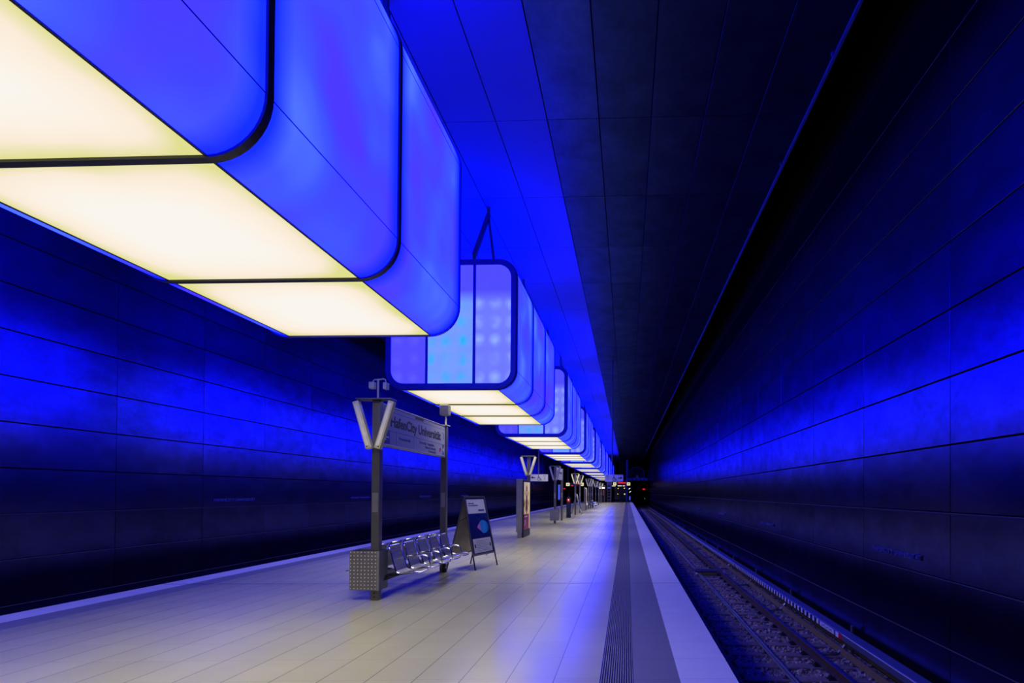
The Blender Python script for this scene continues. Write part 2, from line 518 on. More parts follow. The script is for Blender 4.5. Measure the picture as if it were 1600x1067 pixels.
# ------------------------------------------------------------------ geometry helpers
class MB:
    """collects shapes in world (or thing-local) coordinates, then becomes ONE mesh object"""

    def __init__(self):
        self.v, self.f, self.uv = [], [], {}

    def add(self, vs_, fs):
        o = len(self.v)
        self.v += [tuple(p) for p in vs_]
        self.f += [tuple(i + o for i in q) for q in fs]
        return self

    def box(self, x0, x1, y0, y1, z0, z1):
        return self.add([(x, y, z) for z in (z0, z1) for y in (y0, y1) for x in (x0, x1)],
                        [(0, 2, 3, 1), (4, 5, 7, 6), (0, 1, 5, 4), (2, 6, 7, 3), (0, 4, 6, 2), (1, 3, 7, 5)])

    def bar(self, p, q, wx, wy, up=(0, 1, 0)):
        """square bar from p to q; wy is the width along up"""
        p, q, up = Vector(p), Vector(q), Vector(up)
        d = (q - p).normalized()
        s = d.cross(up).normalized()
        u = s.cross(d).normalized()
        a, b = s * wx / 2, u * wy / 2
        r = [c + k for c in (p, q) for k in (-a - b, a - b, a + b, -a + b)]
        return self.add(r, [(0, 3, 2, 1), (4, 5, 6, 7), (0, 1, 5, 4), (1, 2, 6, 5), (2, 3, 7, 6), (3, 0, 4, 7)])

    def tube(self, pts, r, n=8, closed=False):
        P = [Vector(p) for p in pts]
        k = len(P)
        rings, prev = [], None
        for i in range(k):
            a = P[(i - 1) % k] if (closed or i > 0) else P[i]
            b = P[(i + 1) % k] if (closed or i < k - 1) else P[i]
            d = (b - a).normalized()
            ref = prev if prev is not None else (Vector((0, 0, 1)) if abs(d.z) < 0.9 else Vector((1, 0, 0)))
            u = (ref - d * ref.dot(d))
            u = u.normalized() if u.length > 1e-6 else d.orthogonal().normalized()
            prev = u
            v_ = d.cross(u)
            rings.append([P[i] + (u * math.cos(t) + v_ * math.sin(t)) * r for t in [2 * math.pi * j / n for j in range(n)]])
        vv = [p for ring in rings for p in ring]
        ff = []
        for i in range(k if closed else k - 1):
            j = (i + 1) % k
            for t in range(n):
                ff.append((i * n + t, i * n + (t + 1) % n, j * n + (t + 1) % n, j * n + t))
        if not closed:
            ff.append(tuple(reversed(range(n))))
            ff.append(tuple((k - 1) * n + t for t in range(n)))
        return self.add(vv, ff)

    def prism(self, poly, axis, a, b):
        """polygon (2D) extruded along axis from a to b; 2D axes are the other two in x,y,z order"""
        def P(t, h):
            return {'x': (h, t[0], t[1]), 'y': (t[0], h, t[1]), 'z': (t[0], t[1], h)}[axis]
        n = len(poly)
        vv = [P(t, a) for t in poly] + [P(t, b) for t in poly]
        ff = [tuple(range(n)), tuple(range(2 * n - 1, n - 1, -1))]
        ff += [(i, i + n, (i + 1) % n + n, (i + 1) % n) for i in range(n)]
        return self.add(vv, ff)

    def quad(self, a, b, c, d):
        return self.add([a, b, c, d], [(0, 1, 2, 3)])

    def build(self, name, mat, parent=None, bevel=0.0, smooth=False, seg=2):
        off = Vector(parent.location) if parent is not None and parent.get('_world') else Vector((0, 0, 0))
        me = bpy.data.meshes.new(name)
        me.from_pydata([tuple(Vector(p) - off) for p in self.v], [], self.f)
        bm = bmesh.new()
        bm.from_mesh(me)
        bmesh.ops.recalc_face_normals(bm, faces=bm.faces)
        if bevel:
            bmesh.ops.remove_doubles(bm, verts=bm.verts, dist=1e-6)
            es = [e for e in bm.edges if len(e.link_faces) == 2 and e.calc_face_angle(0) > 0.5]
            bmesh.ops.bevel(bm, geom=es, offset=bevel, segments=seg, affect='EDGES', profile=0.5, clamp_overlap=True)
        bm.to_mesh(me)
        bm.free()
        mats = mat if isinstance(mat, (list, tuple)) else [mat]
        for q in mats:
            me.materials.append(q)
        if smooth:
            me.polygons.foreach_set('use_smooth', [True] * len(me.polygons))
            me.set_sharp_from_angle(angle=R(40))
        o = bpy.data.objects.new(name, me)
        COL.objects.link(o)
        if parent is not None:
            o.parent = parent
        return o


def tag(o, label, cat, group=None, kind=None):
    o['label'], o['category'] = label, cat
    if group:
        o['group'] = group
    if kind:
        o['kind'] = kind
    return o


def thing(name, label, cat, loc=(0, 0, 0), group=None, world=True):
    """an Empty at the thing's base; with world=True its parts are given in world coordinates"""
    o = bpy.data.objects.new(name, None)
    o.empty_display_size = 0.2
    COL.objects.link(o)
    o.location = loc
    if world:
        o['_world'] = 1
    return tag(o, label, cat, group)


def struct(o):
    o['kind'] = 'structure'
    return o


def children(o):
    return [c for c in bpy.data.objects if c.parent == o]


def copy_thing(root, loc, label, group=None):
    kids = KIDS.setdefault(root.name, {o: children(o) for o in [root] + children(root)})
    r = root.copy()
    COL.objects.link(r)
    r.location = loc
    r['label'] = label
    if group:
        r['group'] = group
    for ch in kids[root]:
        c = ch.copy()
        COL.objects.link(c)
        c.parent = r
        for g in kids.get(ch, []):
            d = g.copy()
            COL.objects.link(d)
            d.parent = c
    return r


KIDS = {}


def lettering(name, body, size, mat, parent, mtx, extrude=0.002, align='LEFT', xs=1.0, width=None):
    """raised letters as a mesh; mtx maps the text plane into the parent's local space"""
    cu = bpy.data.curves.new(name, 'FONT')
    cu.body = body
    cu.size = size
    cu.extrude = extrude
    cu.offset = size * 0.028 if size > 0.2 else 0.0
    cu.align_x = align
    cu.resolution_u = 4
    t = bpy.data.objects.new(name, cu)
    COL.objects.link(t)
    dg = bpy.context.evaluated_depsgraph_get()
    me = bpy.data.meshes.new_from_object(t.evaluated_get(dg))
    bpy.data.objects.remove(t)
    bpy.data.curves.remove(cu)
    if width:
        xx = [v.co.x for v in me.vertices]
        xs = width / (max(xx) - min(xx))
    me.transform(Matrix.Diagonal((xs, 1, 1, 1)))
    me.transform(mtx)
    me.materials.clear()
    me.materials.append(mat)
    o = bpy.data.objects.new(name, me)
    COL.objects.link(o)
    o.parent = parent
    return o


def plane_mtx(origin, right, up):
    r, u = Vector(right).normalized(), Vector(up).normalized()
    n = r.cross(u)
    m = Matrix((r, u, n)).transposed().to_4x4()
    m.translation = Vector(origin)
    return m


ORD = ['nearest', 'second', 'third', 'fourth', 'fifth', 'sixth', 'seventh', 'eighth', 'ninth', 'tenth', 'eleventh', 'twelfth']

# ------------------------------------------------------------------ walls (steel sheets on a dark backing)
Y_A, Y_B = -4.0, 124.0


def panel_wall(name, x, face, y0, z0, pl, ph, z_lo, z_hi, mat):
    g, t = 0.011, 0.022
    back = MB()
    back.box(*( (x + t, x + t + 0.25) if face < 0 else (x - t - 0.25, x - t) ), Y_A, Y_B, z_lo - 0.05, z_hi + 0.05)
    wall = struct(back.build(name, BACKING))
    m = MB()
    k0 = math.floor((Y_A - y0) / pl)
    k1 = math.ceil((Y_B - y0) / pl)
    r0 = math.floor((z_lo - z0) / ph)
    r1 = math.ceil((z_hi - z0) / ph)
    for k in range(k0, k1):
        for r in range(r0, r1):
            ya, yb = max(Y_A, y0 + k * pl), min(Y_B, y0 + (k + 1) * pl)
            za, zb = max(z_lo, z0 + r * ph), min(z_hi, z0 + (r + 1) * ph)
            if yb - ya < 0.1 or zb - za < 0.05:
                continue
            xs = (x, x + t) if face < 0 else (x - t, x)
            m.box(xs[0], xs[1], ya + g * 0.6, yb - g * 0.6, za + g, zb - g)
    m.build('steel_cladding', mat, wall, bevel=0.003, seg=1)
    for r in range(r0 + 1, r1):
        z = z0 + r * ph
        if z < 1.7:
            q = MB()
            xs = (x - 0.004, x + t) if face < 0 else (x - t, x + 0.004)
            q.box(xs[0], xs[1], Y_A, Y_B, z - g - 0.001, z - g + 0.006)
            q.build('glint_strip', GLINT, wall)  # added strip, gives the top edges of the sheets their glint
    return wall


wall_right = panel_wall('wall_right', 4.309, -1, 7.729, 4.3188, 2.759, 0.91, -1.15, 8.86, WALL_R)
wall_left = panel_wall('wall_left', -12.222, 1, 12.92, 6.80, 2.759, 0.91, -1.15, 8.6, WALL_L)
# station name in raised letters on every third sheet
for k in (1, 4, 7, 10):
    ya = 7.729 + (k - 1) * 2.759
    lettering('station_lettering', 'HAFENCITY UNIVERSITÄT', 0.115, STEEL_L, wall_right,
              plane_mtx((4.303, ya + 2.33, 0.86), (0, -1, 0), (0, 0, 1)), 0.02, width=1.62)
for k in (1, 4, 7, 10):
    ya = 12.92 + k * 2.759
    lettering('station_lettering', 'HAFENCITY UNIVERSITÄT', 0.115, STEEL_L, wall_left,
              plane_mtx((-12.215, ya + 0.42, 1.50), (0, 1, 0), (0, 0, 1)), 0.02, width=1.85)

# ------------------------------------------------------------------ ceiling
ZC = 8.836
ceil = MB()
ceil.box(-11.5, 3.24, Y_A, Y_B, ZC + 0.035, ZC + 0.2)
ceiling = struct(ceil.build('ceiling', BACKING))
ml, md = MB(), MB()
for i in range(-8, 7):
    xa, xb = -3.495 + i * 0.978, -3.495 + (i + 1) * 0.978
    xb = min(xb, 3.24)
    xa = max(xa, -11.5)
    if xb - xa < 0.1:
        continue
    for j in range(-6, 42):
        ya, yb = 10.463 + j * 2.759, 10.463 + (j + 1) * 2.759
        ya, yb = max(ya, Y_A), min(yb, Y_B)
        if yb - ya < 0.1:
            continue
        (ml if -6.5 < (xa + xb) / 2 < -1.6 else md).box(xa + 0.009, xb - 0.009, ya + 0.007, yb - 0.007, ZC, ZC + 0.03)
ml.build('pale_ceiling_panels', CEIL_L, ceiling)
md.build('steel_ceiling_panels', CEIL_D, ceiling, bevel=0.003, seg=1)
up = MB()
up.box(-13.0, 5.0, Y_A, Y_B, 11.0, 11.2)
up.box(4.36, 4.6, Y_A, Y_B, 8.9, 11.0)
up.box(-12.6, -12.3, Y_A, Y_B, 8.6, 11.0)
struct(up.build('ceiling_void', VOID))
tray = thing('cable_tray', 'long thin steel cable tray along the right edge of the dark ceiling', 'cable tray', (3.26, 60, ZC - 0.05))
t = MB()
t.box(3.245, 3.262, Y_A, Y_B, ZC - 0.045, ZC + 0.005)
t.box(3.262, 3.29, Y_A, Y_B, ZC - 0.015, ZC - 0.008)
t.box(3.29, 3.297, Y_A, Y_B, ZC - 0.035, ZC - 0.008)
t.build('channel', TRAY, tray)
for k in range(40):
    MB().box(3.20, 3.244, 3 + k * 3.0, 3.05 + k * 3.0, ZC - 0.05, ZC - 0.001).build('clip', TRAY, tray)

# ------------------------------------------------------------------ platform and track bed
XE, XL = 1.092, -9.024
pf = MB()
pf.box(XL + 0.10, XE - 0.10, Y_A, 122.0, -1.2, -0.18)
pf.box(XL, XE, Y_A, 122.0, -0.18, -0.012)
floor = struct(pf.build('floor', CONCRETE))
f = MB()
f.box(-7.82, -0.252, Y_A, 122, -0.012, 0)
f.build('tile_field', TILES, floor)
e = MB()
e.box(0.53, XE, Y_A, 122, -0.012, 0)
e.box(XL, -8.53, Y_A, 122, -0.012, 0)
e.build('white_edge_stone', EDGE_W, floor)
e = MB()
e.box(0.068, 0.53, Y_A, 122, -0.012, -0.0003)
e.box(-8.53, -8.1, Y_A, 122, -0.012, -0.0003)
e.build('dark_edge_stone', EDGE_D, floor)
gr = MB()
gr.box(-0.252, 0.068, Y_A, 122, -0.012, -0.006)
gr.box(-8.1, -7.82, Y_A, 122, -0.012, -0.006)
gr.build('guide_strip_base', GROOVE, floor)
rd = MB()
for k in range(14):
    x = -0.247 + k * 0.0237
    rd.prism([(x, -0.006), (x + 0.0115, -0.006), (x + 0.0100, 0.001), (x + 0.0015, 0.001)], 'y', Y_A, 122)
for k in range(11):
    x = -8.09 + k * 0.0245
    rd.prism([(x, -0.006), (x + 0.0115, -0.006), (x + 0.0100, 0.001), (x + 0.0015, 0.001)], 'y', Y_A, 122)
rd.build('guide_ridges', RIDGE, floor)
lip = MB()
lip.box(XE, XE + 0.008, Y_A, 122, -0.06, 0.0005)
lip.box(-0.2575, -0.2525, Y_A, 122, -0.004, 0.0012)
lip.box(0.0685, 0.0735, Y_A, 122, -0.004, 0.0012)
lip.build('edge_trim', JOINT, floor)
for yj, mats in ((11.43, (JOINT, JOINT_D)), (24.0, (JOINT, JOINT_D)), (37.0, (JOINT, JOINT_D)), (51.0, (JOINT, JOINT_D))):
    a, b, c2 = -8.98, -2.0, XE
    Yj = lambda x: yj + 0.10 * x
    m = MB()
    m.quad((a, Yj(a), 0.0015), (b, Yj(b), 0.0015), (b, Yj(b) + 0.03, 0.0015), (a, Yj(a) + 0.03, 0.0015))
    m.build('expansion_joint', mats[0], floor)
    m = MB()
    m.quad((b, Yj(b), 0.0015), (c2, Yj(c2), 0.0015), (c2, Yj(c2) + 0.03, 0.0015), (b, Yj(b) + 0.03, 0.0015))
    m.build('expansion_joint', mats[1], floor)

bed = MB()
bed.box(XE - 0.1, 4.35, Y_A, 170, -1.5, -1.19)
bed.box(-12.3, XL + 0.1, Y_A, 170, -1.5, -1.19)
struct(bed.build('trench_floor', CONCRETE))

# ballast: heaped stones, uncountable
rng = np.random.default_rng(7)
bm = bmesh.new()
bmesh.ops.create_icosphere(bm, subdivisions=1, radius=1)
sv = np.array([v.co[:] for v in bm.verts])
sf = np.array([[v.index for v in q.verts] for q in bm.faces])
bm.free()
variants = [sv * (1 + rng.uniform(-0.28, 0.28, (len(sv), 1))) * rng.uniform(0.6, 1.2, 3) for _ in range(8)]
vv, ff = [], []
cnt = 0


def scatter(n, x0, x1, y0, y1, r0, r1, zb=-1.165):
    global cnt
    for _ in range(n):
        x, y = rng.uniform(x0, x1), rng.uniform(y0, y1)
        r = rng.uniform(r0, r1)
        ang = rng.uniform(0, 6.28)
        tl = rng.uniform(-0.6, 0.6)
        v = variants[rng.integers(8)] * r
        c_, s_ = math.cos(ang), math.sin(ang)
        v = v @ np.array([[c_, -s_, 0], [s_, c_, 0], [0, 0, 1]])
        c_, s_ = math.cos(tl), math.sin(tl)
        v = v @ np.array([[1, 0, 0], [0, c_, -s_], [0, s_, c_]])
        # hollow between the sleepers
        ph = ((y - 5.0) % 0.7) / 0.7
        z = zb + rng.uniform(-0.025, 0.015) - (0.05 if (ph < 0.2 or ph > 0.8) else 0.0)
        vv.append(v + np.array([x, y, z]))
        ff.append(sf + cnt)
        cnt += len(v)


scatter(9500, 1.25, 4.25, 6.5, 20, 0.025, 0.05)
scatter(5500, 1.25, 4.25, 20, 44, 0.035, 0.06)
vv = np.concatenate(vv)
ff = np.concatenate(ff)
me = bpy.data.meshes.new('track_ballast')
me.from_pydata(vv.tolist(), [], ff.tolist())
me.materials.append(STONE)
bo = bpy.data.objects.new('track_ballast', me)
COL.objects.link(bo)
tag(bo, 'loose grey ballast stones filling the right-hand track bed', 'ballast', kind='stuff')
base = MB()
base.box(1.0, 4.30, Y_A, 167.5, -1.1899, -1.175)
base.build('packed_gravel_bed', STONE, bo)

# sleepers, one object each
XR1, XR2 = 3.40, 1.72
SLP = thing('railway_sleeper', 'grey-brown concrete sleeper crossing the ballast under the right-hand track', 'railway sleeper', (0, 5.0, -1.15), 'concrete sleepers of the right-hand track', world=False)
MB().box(1.30, 3.88, -0.12, 0.12, -0.02, 0.018).build('beam', SLEEPER, SLP, bevel=0.012)
for xr in (XR1, XR2):
    for sx in (-1, 1):
        q = MB()
        q.box(xr + sx * 0.125 - 0.055, xr + sx * 0.125 + 0.055, -0.07, 0.07, 0.018, 0.035)
        q.tube([(xr + sx * 0.16, -0.05, 0.04), (xr + sx * 0.10, -0.03, 0.06), (xr + sx * 0.085, 0.03, 0.055), (xr + sx * 0.15, 0.05, 0.045)], 0.012, 6)
        q.tube([(xr + sx * 0.13, 0, 0.03), (xr + sx * 0.13, 0, 0.085)], 0.018, 6)
        q.build('rail_clip', DARK, SLP)
for k in range(1, 125):
    copy_thing(SLP, (0, 5.0 + 0.7 * k, -1.15), SLP['label'])


def rail(x, label):
    o = thing('running_rail', label, 'rail', (x, 60, -1.13))
    zb = -1.125
    prof = [(-0.065, 0), (0.065, 0), (0.065, 0.010), (0.012, 0.028), (0.010, 0.105), (0.033, 0.118), (0.035, 0.142), (0.028, 0.150),
            (-0.028, 0.150), (-0.035, 0.142), (-0.033, 0.118), (-0.010, 0.105), (-0.012, 0.028), (-0.065, 0.010)]
    MB().prism([(x + a, zb + b) for a, b in prof], 'y', Y_A, 168).build('rail_body', RUST, o)
    MB().box(x - 0.026, x + 0.026, Y_A, 168, zb + 0.1495, zb + 0.1525).build('worn_running_surface', RAILTOP, o)


rail(XR1, 'rusty steel running rail nearest the right-hand wall')
rail(XR2, 'rusty running rail in the shade under the platform edge')

cd = thing('cable_duct', 'pair of thin grey pipes running along the middle of the track', 'cable duct', (2.62, 60, -1.13))
for dx in (-0.03, 0.03):
    MB().tube([(2.60 + dx, Y_A, -1.055), (2.60 + dx, 20.45, -1.055)], 0.02, 8).build('pipe', STEEL, cd, smooth=True)
    MB().tube([(2.60 + dx, 21.0, -1.055), (2.60 + dx, 120, -1.055)], 0.02, 8).build('pipe', STEEL, cd, smooth=True)
for k in range(30):
    q = MB()
    yk = 6.4 + k * 1.4
    q.box(2.545, 2.655, yk - 0.02, yk + 0.02, -1.135, -1.075)
    q.box(2.51, 2.545, yk - 0.02, yk + 0.02, -1.135, -1.12)
    q.build('bracket', HANGER, cd)
tb = thing('track_magnet', 'ochre metal box lying across the middle of the track', 'track equipment', (2.8, 20.75, -1.13))
MB().box(2.50, 3.25, 20.50, 20.95, -1.12, -0.99).build('housing', WOOD, tb, bevel=0.02)
MB().box(2.46, 3.28, 20.46, 20.99, -0.99, -0.965).build('lid', STEEL_D, tb, bevel=0.008)
MB().box(2.48, 2.56, 20.44, 20.50, -1.10, -1.03).build('connector', WHITE, tb, bevel=0.01)

# third rail with its cover
tr = thing('third_rail', 'covered power rail with white and black bars beside the right-hand wall', 'power rail', (4.07, 60, -1.15))
MB().prism([(3.955, -0.85), (3.955, -0.755), (3.975, -0.735), (4.17, -0.735), (4.19, -0.755), (4.19, -0.85), (4.175, -0.85), (4.175, -0.76), (3.975, -0.76), (3.975, -0.85)],
           'y', Y_A, 120).build('cover', COVER, tr)
MB().box(4.02, 4.10, Y_A, 120, -0.93, -0.80).build('conductor', RUST, tr)
MB().box(3.93, 3.955, Y_A, 120, -1.10, -0.98).build('ochre_board', WOOD, tr)
pl = MB()
pl.box(3.950, 3.9549, 10.97, 11.73, -0.845, -0.757)
pl.build('plaque', WHITE, tr)
g = MB()
for k in range(9):
    y = 11.62 - k * 0.065
    g.box(3.9485, 3.9499, y - 0.018, y, -0.825, -0.778)
    g.box(3.9485, 3.9499, y - 0.046, y - 0.018, -0.825 + 0.02 * (k % 3), -0.812 + 0.02 * (k % 3))
g.build('plaque_lettering', BLACK, tr)
MB().box(3.950, 3.9549, 10.73, 10.87, -0.85, -0.755).build('white_mark', WHITE, tr)
MB().box(3.950, 3.9549, 10.57, 10.73, -0.85, -0.755).build('red_mark', RED, tr)
MB().box(3.953, 3.964, Y_A, 10.57, -0.752, -0.743).build('edge_highlight', WHITE, tr)  # painted highlight along the top edge of the cover
for k in range(16):
    yb = 10.6 + k * 3.9
    q = MB()
    q.tube([(3.72, yb, -1.12), (3.80, yb, -1.125), (3.90, yb, -1.10), (3.98, yb, -1.02), (4.03, yb, -0.95)], 0.035, 6)
    q.box(3.62, 3.80, yb - 0.05, yb + 0.05, -1.14, -1.105)
    q.build('bracket', STEEL_D, tr)
    q = MB()
    q.box(4.19, 4.23, yb + 0.1, yb + 0.18, -1.16, -0.62)
    q.build('support_post', STEEL_D, tr, bevel=0.006)

# ------------------------------------------------------------------ lamp containers
BW, BH, BL, BR = 2.94, 2.88, 6.47, 0.43
BXC, BZ = -3.88, 4.06


def rr(wd, h, r, n=10, z0=0.0):
    """rounded rectangle outline (x,z), centred in x, from z0 up"""
    pts = []
    for cx, cz, a0 in ((wd / 2 - r, z0 + r, -90), (wd / 2 - r, z0 + h - r, 0), (-wd / 2 + r, z0 + h - r, 90), (-wd / 2 + r, z0 + r, 180)):
        for k in range(n + 1):
            a = R(a0 + 90 * k / n)
            pts.append((cx + r * math.cos(a), cz + r * math.sin(a)))
    return pts


def ring(m, inset0, inset1, y0, y1):
    """closed band between two rounded rectangles"""
    A = rr(BW - 2 * inset0, BH - 2 * inset0, BR - inset0, 10, inset0)
    B_ = rr(BW - 2 * inset1, BH - 2 * inset1, max(0.02, BR - inset1), 10, inset1)
    n = len(A)
    v = [(x, y0, z) for x, z in A] + [(x, y0, z) for x, z in B_] + [(x, y1, z) for x, z in A] + [(x, y1, z) for x, z in B_]
    fs = []
    for i in range(n):
        j = (i + 1) % n
        fs += [(i, j, n + j, n + i), (2 * n + i, 3 * n + i, 3 * n + j, 2 * n + j), (i, 2 * n + i, 2 * n + j, j), (n + i, n + j, 3 * n + j, 3 * n + i)]
    m.add(v, fs)
    return m


def arc(cx, cz, r, a0, a1, n=10):
    return [(cx + r * math.cos(R(a0 + (a1 - a0) * k / n)), cz + r * math.sin(R(a0 + (a1 - a0) * k / n))) for k in range(n + 1)]


def sheet(m, path, y0, y1):
    k = len(path)
    m.add([(x, y0, z) for x, z in path] + [(x, y1, z) for x, z in path], [(i, i + 1, k + i + 1, k + i) for i in range(k - 1)])
    return m


def make_container(y, label):
    o = thing('light_container', label, 'lamp', (BXC, y, BZ), 'glowing containers hung over the platform', world=False)
    hw = BW / 2
    bay = BL / 3
    g = 0.034
    ins = 0.02
    for b in range(3):
        ya, yb = b * bay + (g if b else 0.10), (b + 1) * bay - (g if b < 2 else 0.045)
        for s_ in (1, -1):
            path = [(s_ * x, z) for x, z in
                    arc(hw - BR, BR, BR - ins, -88, 0) + arc(hw - BR, BH - BR, BR - ins, 0, 88)]
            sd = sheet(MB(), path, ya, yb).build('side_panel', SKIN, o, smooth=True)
            for zc in (BR, BH - BR):
                x = s_ * (hw - ins + 0.0015)
                MB().box(min(x, x - s_ * 0.004), max(x, x - s_ * 0.004), ya, yb, zc - 0.005, zc + 0.005).build('panel_seam', SEAM, sd)
        bt = MB().box(-(hw - BR) + 0.008, hw - BR - 0.008, ya, yb, ins, ins + 0.03).build('underside_diffuser', WARMP, o)
        for s_ in (1, -1):
            MB().box(min(s_ * (hw - BR - 0.008), s_ * (hw - BR + 0.012)), max(s_ * (hw - BR - 0.008), s_ * (hw - BR + 0.012)), ya, yb, ins - 0.006, ins + 0.03).build('edge_strip', FRAME, bt)
        MB().box(-(hw - BR), hw - BR, ya, yb, BH - ins - 0.03, BH - ins).build('top_diffuser', TOPSKIN, o)
    for k in (1, 2):
        ring(MB(), 0.0, 0.10, k * bay - g, k * bay + g).build('frame_rib', FRAME, o)
    r = MB()
    ring(r, 0.025, 0.14, 0.0, 0.05)
    ring(r, 0.012, 0.05, 0.03, 0.065)
    ring(r, 0.0, 0.10, 0.055, 0.10)
    r.build('end_frame', ENDFRAME, o)
    r = MB()
    ring(r, 0.0, 0.10, BL - 0.045, BL)
    ring(r, 0.025, 0.14, BL - 0.01, BL + 0.04)
    r.build('end_frame', ENDFRAME, o)
    xs = [-hw + 0.13, -0.565, -0.508, 0.488, 0.551, hw - 0.13]
    for yy in (0.03, BL - 0.01):
        for i in range(0, 6, 2):
            xa, xb = xs[i], xs[i + 1]
            q = BR - 0.13
            if i == 0:
                poly = [(xb, 0.13), (xb, BH - 0.13)] + arc(xa + q, BH - 0.13 - q, q, 90, 180, 6) + arc(xa + q, 0.13 + q, q, 180, 270, 6)
            elif i == 2:
                poly = [(xa, 0.13), (xb, 0.13), (xb, BH - 0.13), (xa, BH - 0.13)]
            else:
                poly = [(xa, BH - 0.13), (xa, 0.13)] + arc(xb - q, 0.13 + q, q, -90, 0, 6) + arc(xb - q, BH - 0.13 - q, q, 0, 90, 6)
            MB().prism(poly, 'y', yy, yy + 0.012).build('end_pane', PANE, o)
        for i in (1, 3):
            MB().box(xs[i], xs[i + 1], yy - 0.012, yy + 0.02, 0.12, BH - 0.12).build('mullion', ENDFRAME, o)
    # V hangers up to the ceiling
    for s_ in (1, -1):
        for ya, ye in ((1.55, 0.12), (6.25, 6.33)):
            xt = s_ * 0.43
            zt = ZC - BZ - 0.001
            q = MB()
            q.bar((xt, ya, zt), (xt, ya, zt - 0.22), 0.07, 0.07)
            q.bar((xt, ya, zt - 0.18), (s_ * 0.485, ye, BH + 0.12), 0.10, 0.07)
            q.bar((s_ * 0.485, ye, BH + 0.14), (s_ * 0.485, ye, BH - 0.012), 0.07, 0.05)
            q.bar((xt, ya, zt - 0.18), (s_ * 0.92, ye, BH - 0.01), 0.05, 0.05)
            q.build('hanger', HANGER, o)
    return o


def container_lamps(o):
    """the warm lamps of the underside, one field per bay"""
    for b in range(3):
        L = bpy.data.lights.new('underside_lamp', 'AREA')
        L.shape = 'RECTANGLE'
        L.size, L.size_y = 2.0, 2.0
        L.spread = R(148)
        L.color = (1.0, 0.925, 0.64)
        L.energy = WARM * math.pi * 4.0
        q = bpy.data.objects.new('underside_lamp', L)
        COL.objects.link(q)
        q.parent = o
        q.location = (0, BL / 3 * (b + 0.5), 0.012)


first = make_container(1.50, 'nearest blue glowing container, cut by the picture edge, with three warm white underside panels')
conts = [first]
for k in range(1, 10):
    c = copy_thing(first, (BXC, 1.50 + (10.62 if k == 1 else 10.62 + (k - 1) * 10.45), BZ),
                   f'{ORD[k]} blue glowing container along the platform, warm white underneath')
    conts.append(c)
for c in conts:
    container_lamps(c)

# ------------------------------------------------------------------ platform furniture
PX = -4.222


def make_post(y, label, h=3.36):
    o = thing('steel_post', label, 'post', (PX, y, 0), 'square steel posts along the platform', world=False)
    s = MB()
    s.box(-0.067, 0.067, -0.067, 0.067, 0.0, h)
    s.build('shaft', STEEL_D, o, bevel=0.006)
    MB().box(-0.05, 0.05, -0.0705, -0.066, 1.48, 1.80).build('inspection_cover', STEEL, o, bevel=0.003)
    m = MB()
    for zz in (0.06, 0.12):
        m.tube([(0.0, -0.072, zz), (0.0, -0.064, zz)], 0.014, 10)
    m.build('bolt', BLACK, o)
    return o


def make_v_lamp(y, label):
    o = thing('forked_lamp', label, 'lamp', (PX, y, 3.36), 'V-shaped lamps on the posts', world=False)
    for s_ in (-1, 1):
        p, q = Vector((s_ * 0.307, -0.135, -0.03)), Vector((s_ * 0.068, -0.135, -0.82))
        arm = MB()
        arm.bar(p, q, 0.105, 0.11)
        bar = arm.build('light_bar', CREAM, o, bevel=0.012)
        dif = MB()
        d = (q - p).normalized()
        nrm = Vector((-s_ * abs(d.z), 0, -abs(d.x) * 1.0)) * 0.054
        dif.bar(p + d * 0.04 - Vector((0, 0.035, 0)) * 1.0 + Vector((0, -0.022, 0)), q - d * 0.05 + Vector((0, -0.057, 0)), 0.055, 0.01)
        dif.build('diffuser', DIFF, bar)
        cap = MB()
        cap.tube([q - d * 0.035 + Vector((s_ * 0.02, -0.056, 0)), q - d * 0.035 + Vector((s_ * 0.02, -0.062, 0))], 0.012, 8)
        cap.build('screw', BLACK, bar)
    t = MB()
    t.box(-0.30, 0.30, -0.19, 0.0675, 0.002, 0.022)
    t.build('top_plate', STEEL_D, o, bevel=0.004)
    return o


def make_bin(y, label, dx=-0.15):
    o = thing('litter_bin', label, 'litter bin', (PX + dx, y, 0.175), 'litter bins on the posts', world=False)
    w_, d_, h_ = 0.25, 0.34, 0.655
    MB().box(-w_, w_, -0.01, 0.008, 0, h_).build('front_panel', PERF, o, bevel=0.003)
    b = MB()
    b.box(-w_, -w_ + 0.012, 0.008, d_, 0, h_)
    b.box(w_ - 0.012, w_, 0.008, d_, 0, h_ - 0.0)
    b.box(-w_, w_, d_, d_ + 0.012, 0, h_)
    b.build('side_panels', BIN_S, o)
    b = MB()
    b.box(-w_ + 0.012, -dx - 0.08, 0.008, d_, 0.0, 0.012)
    b.build('bottom', BIN_S, o)
    MB().box(w_ - 0.03, w_ + 0.006, -0.02, 0.0, 0, h_).build('hinge_rail', STEEL, o, bevel=0.004)
    MB().tube([(0.005, -0.02, h_ - 0.04), (0.005, -0.008, h_ - 0.04)], 0.012, 8).build('lock', CHROME, o)
    return o


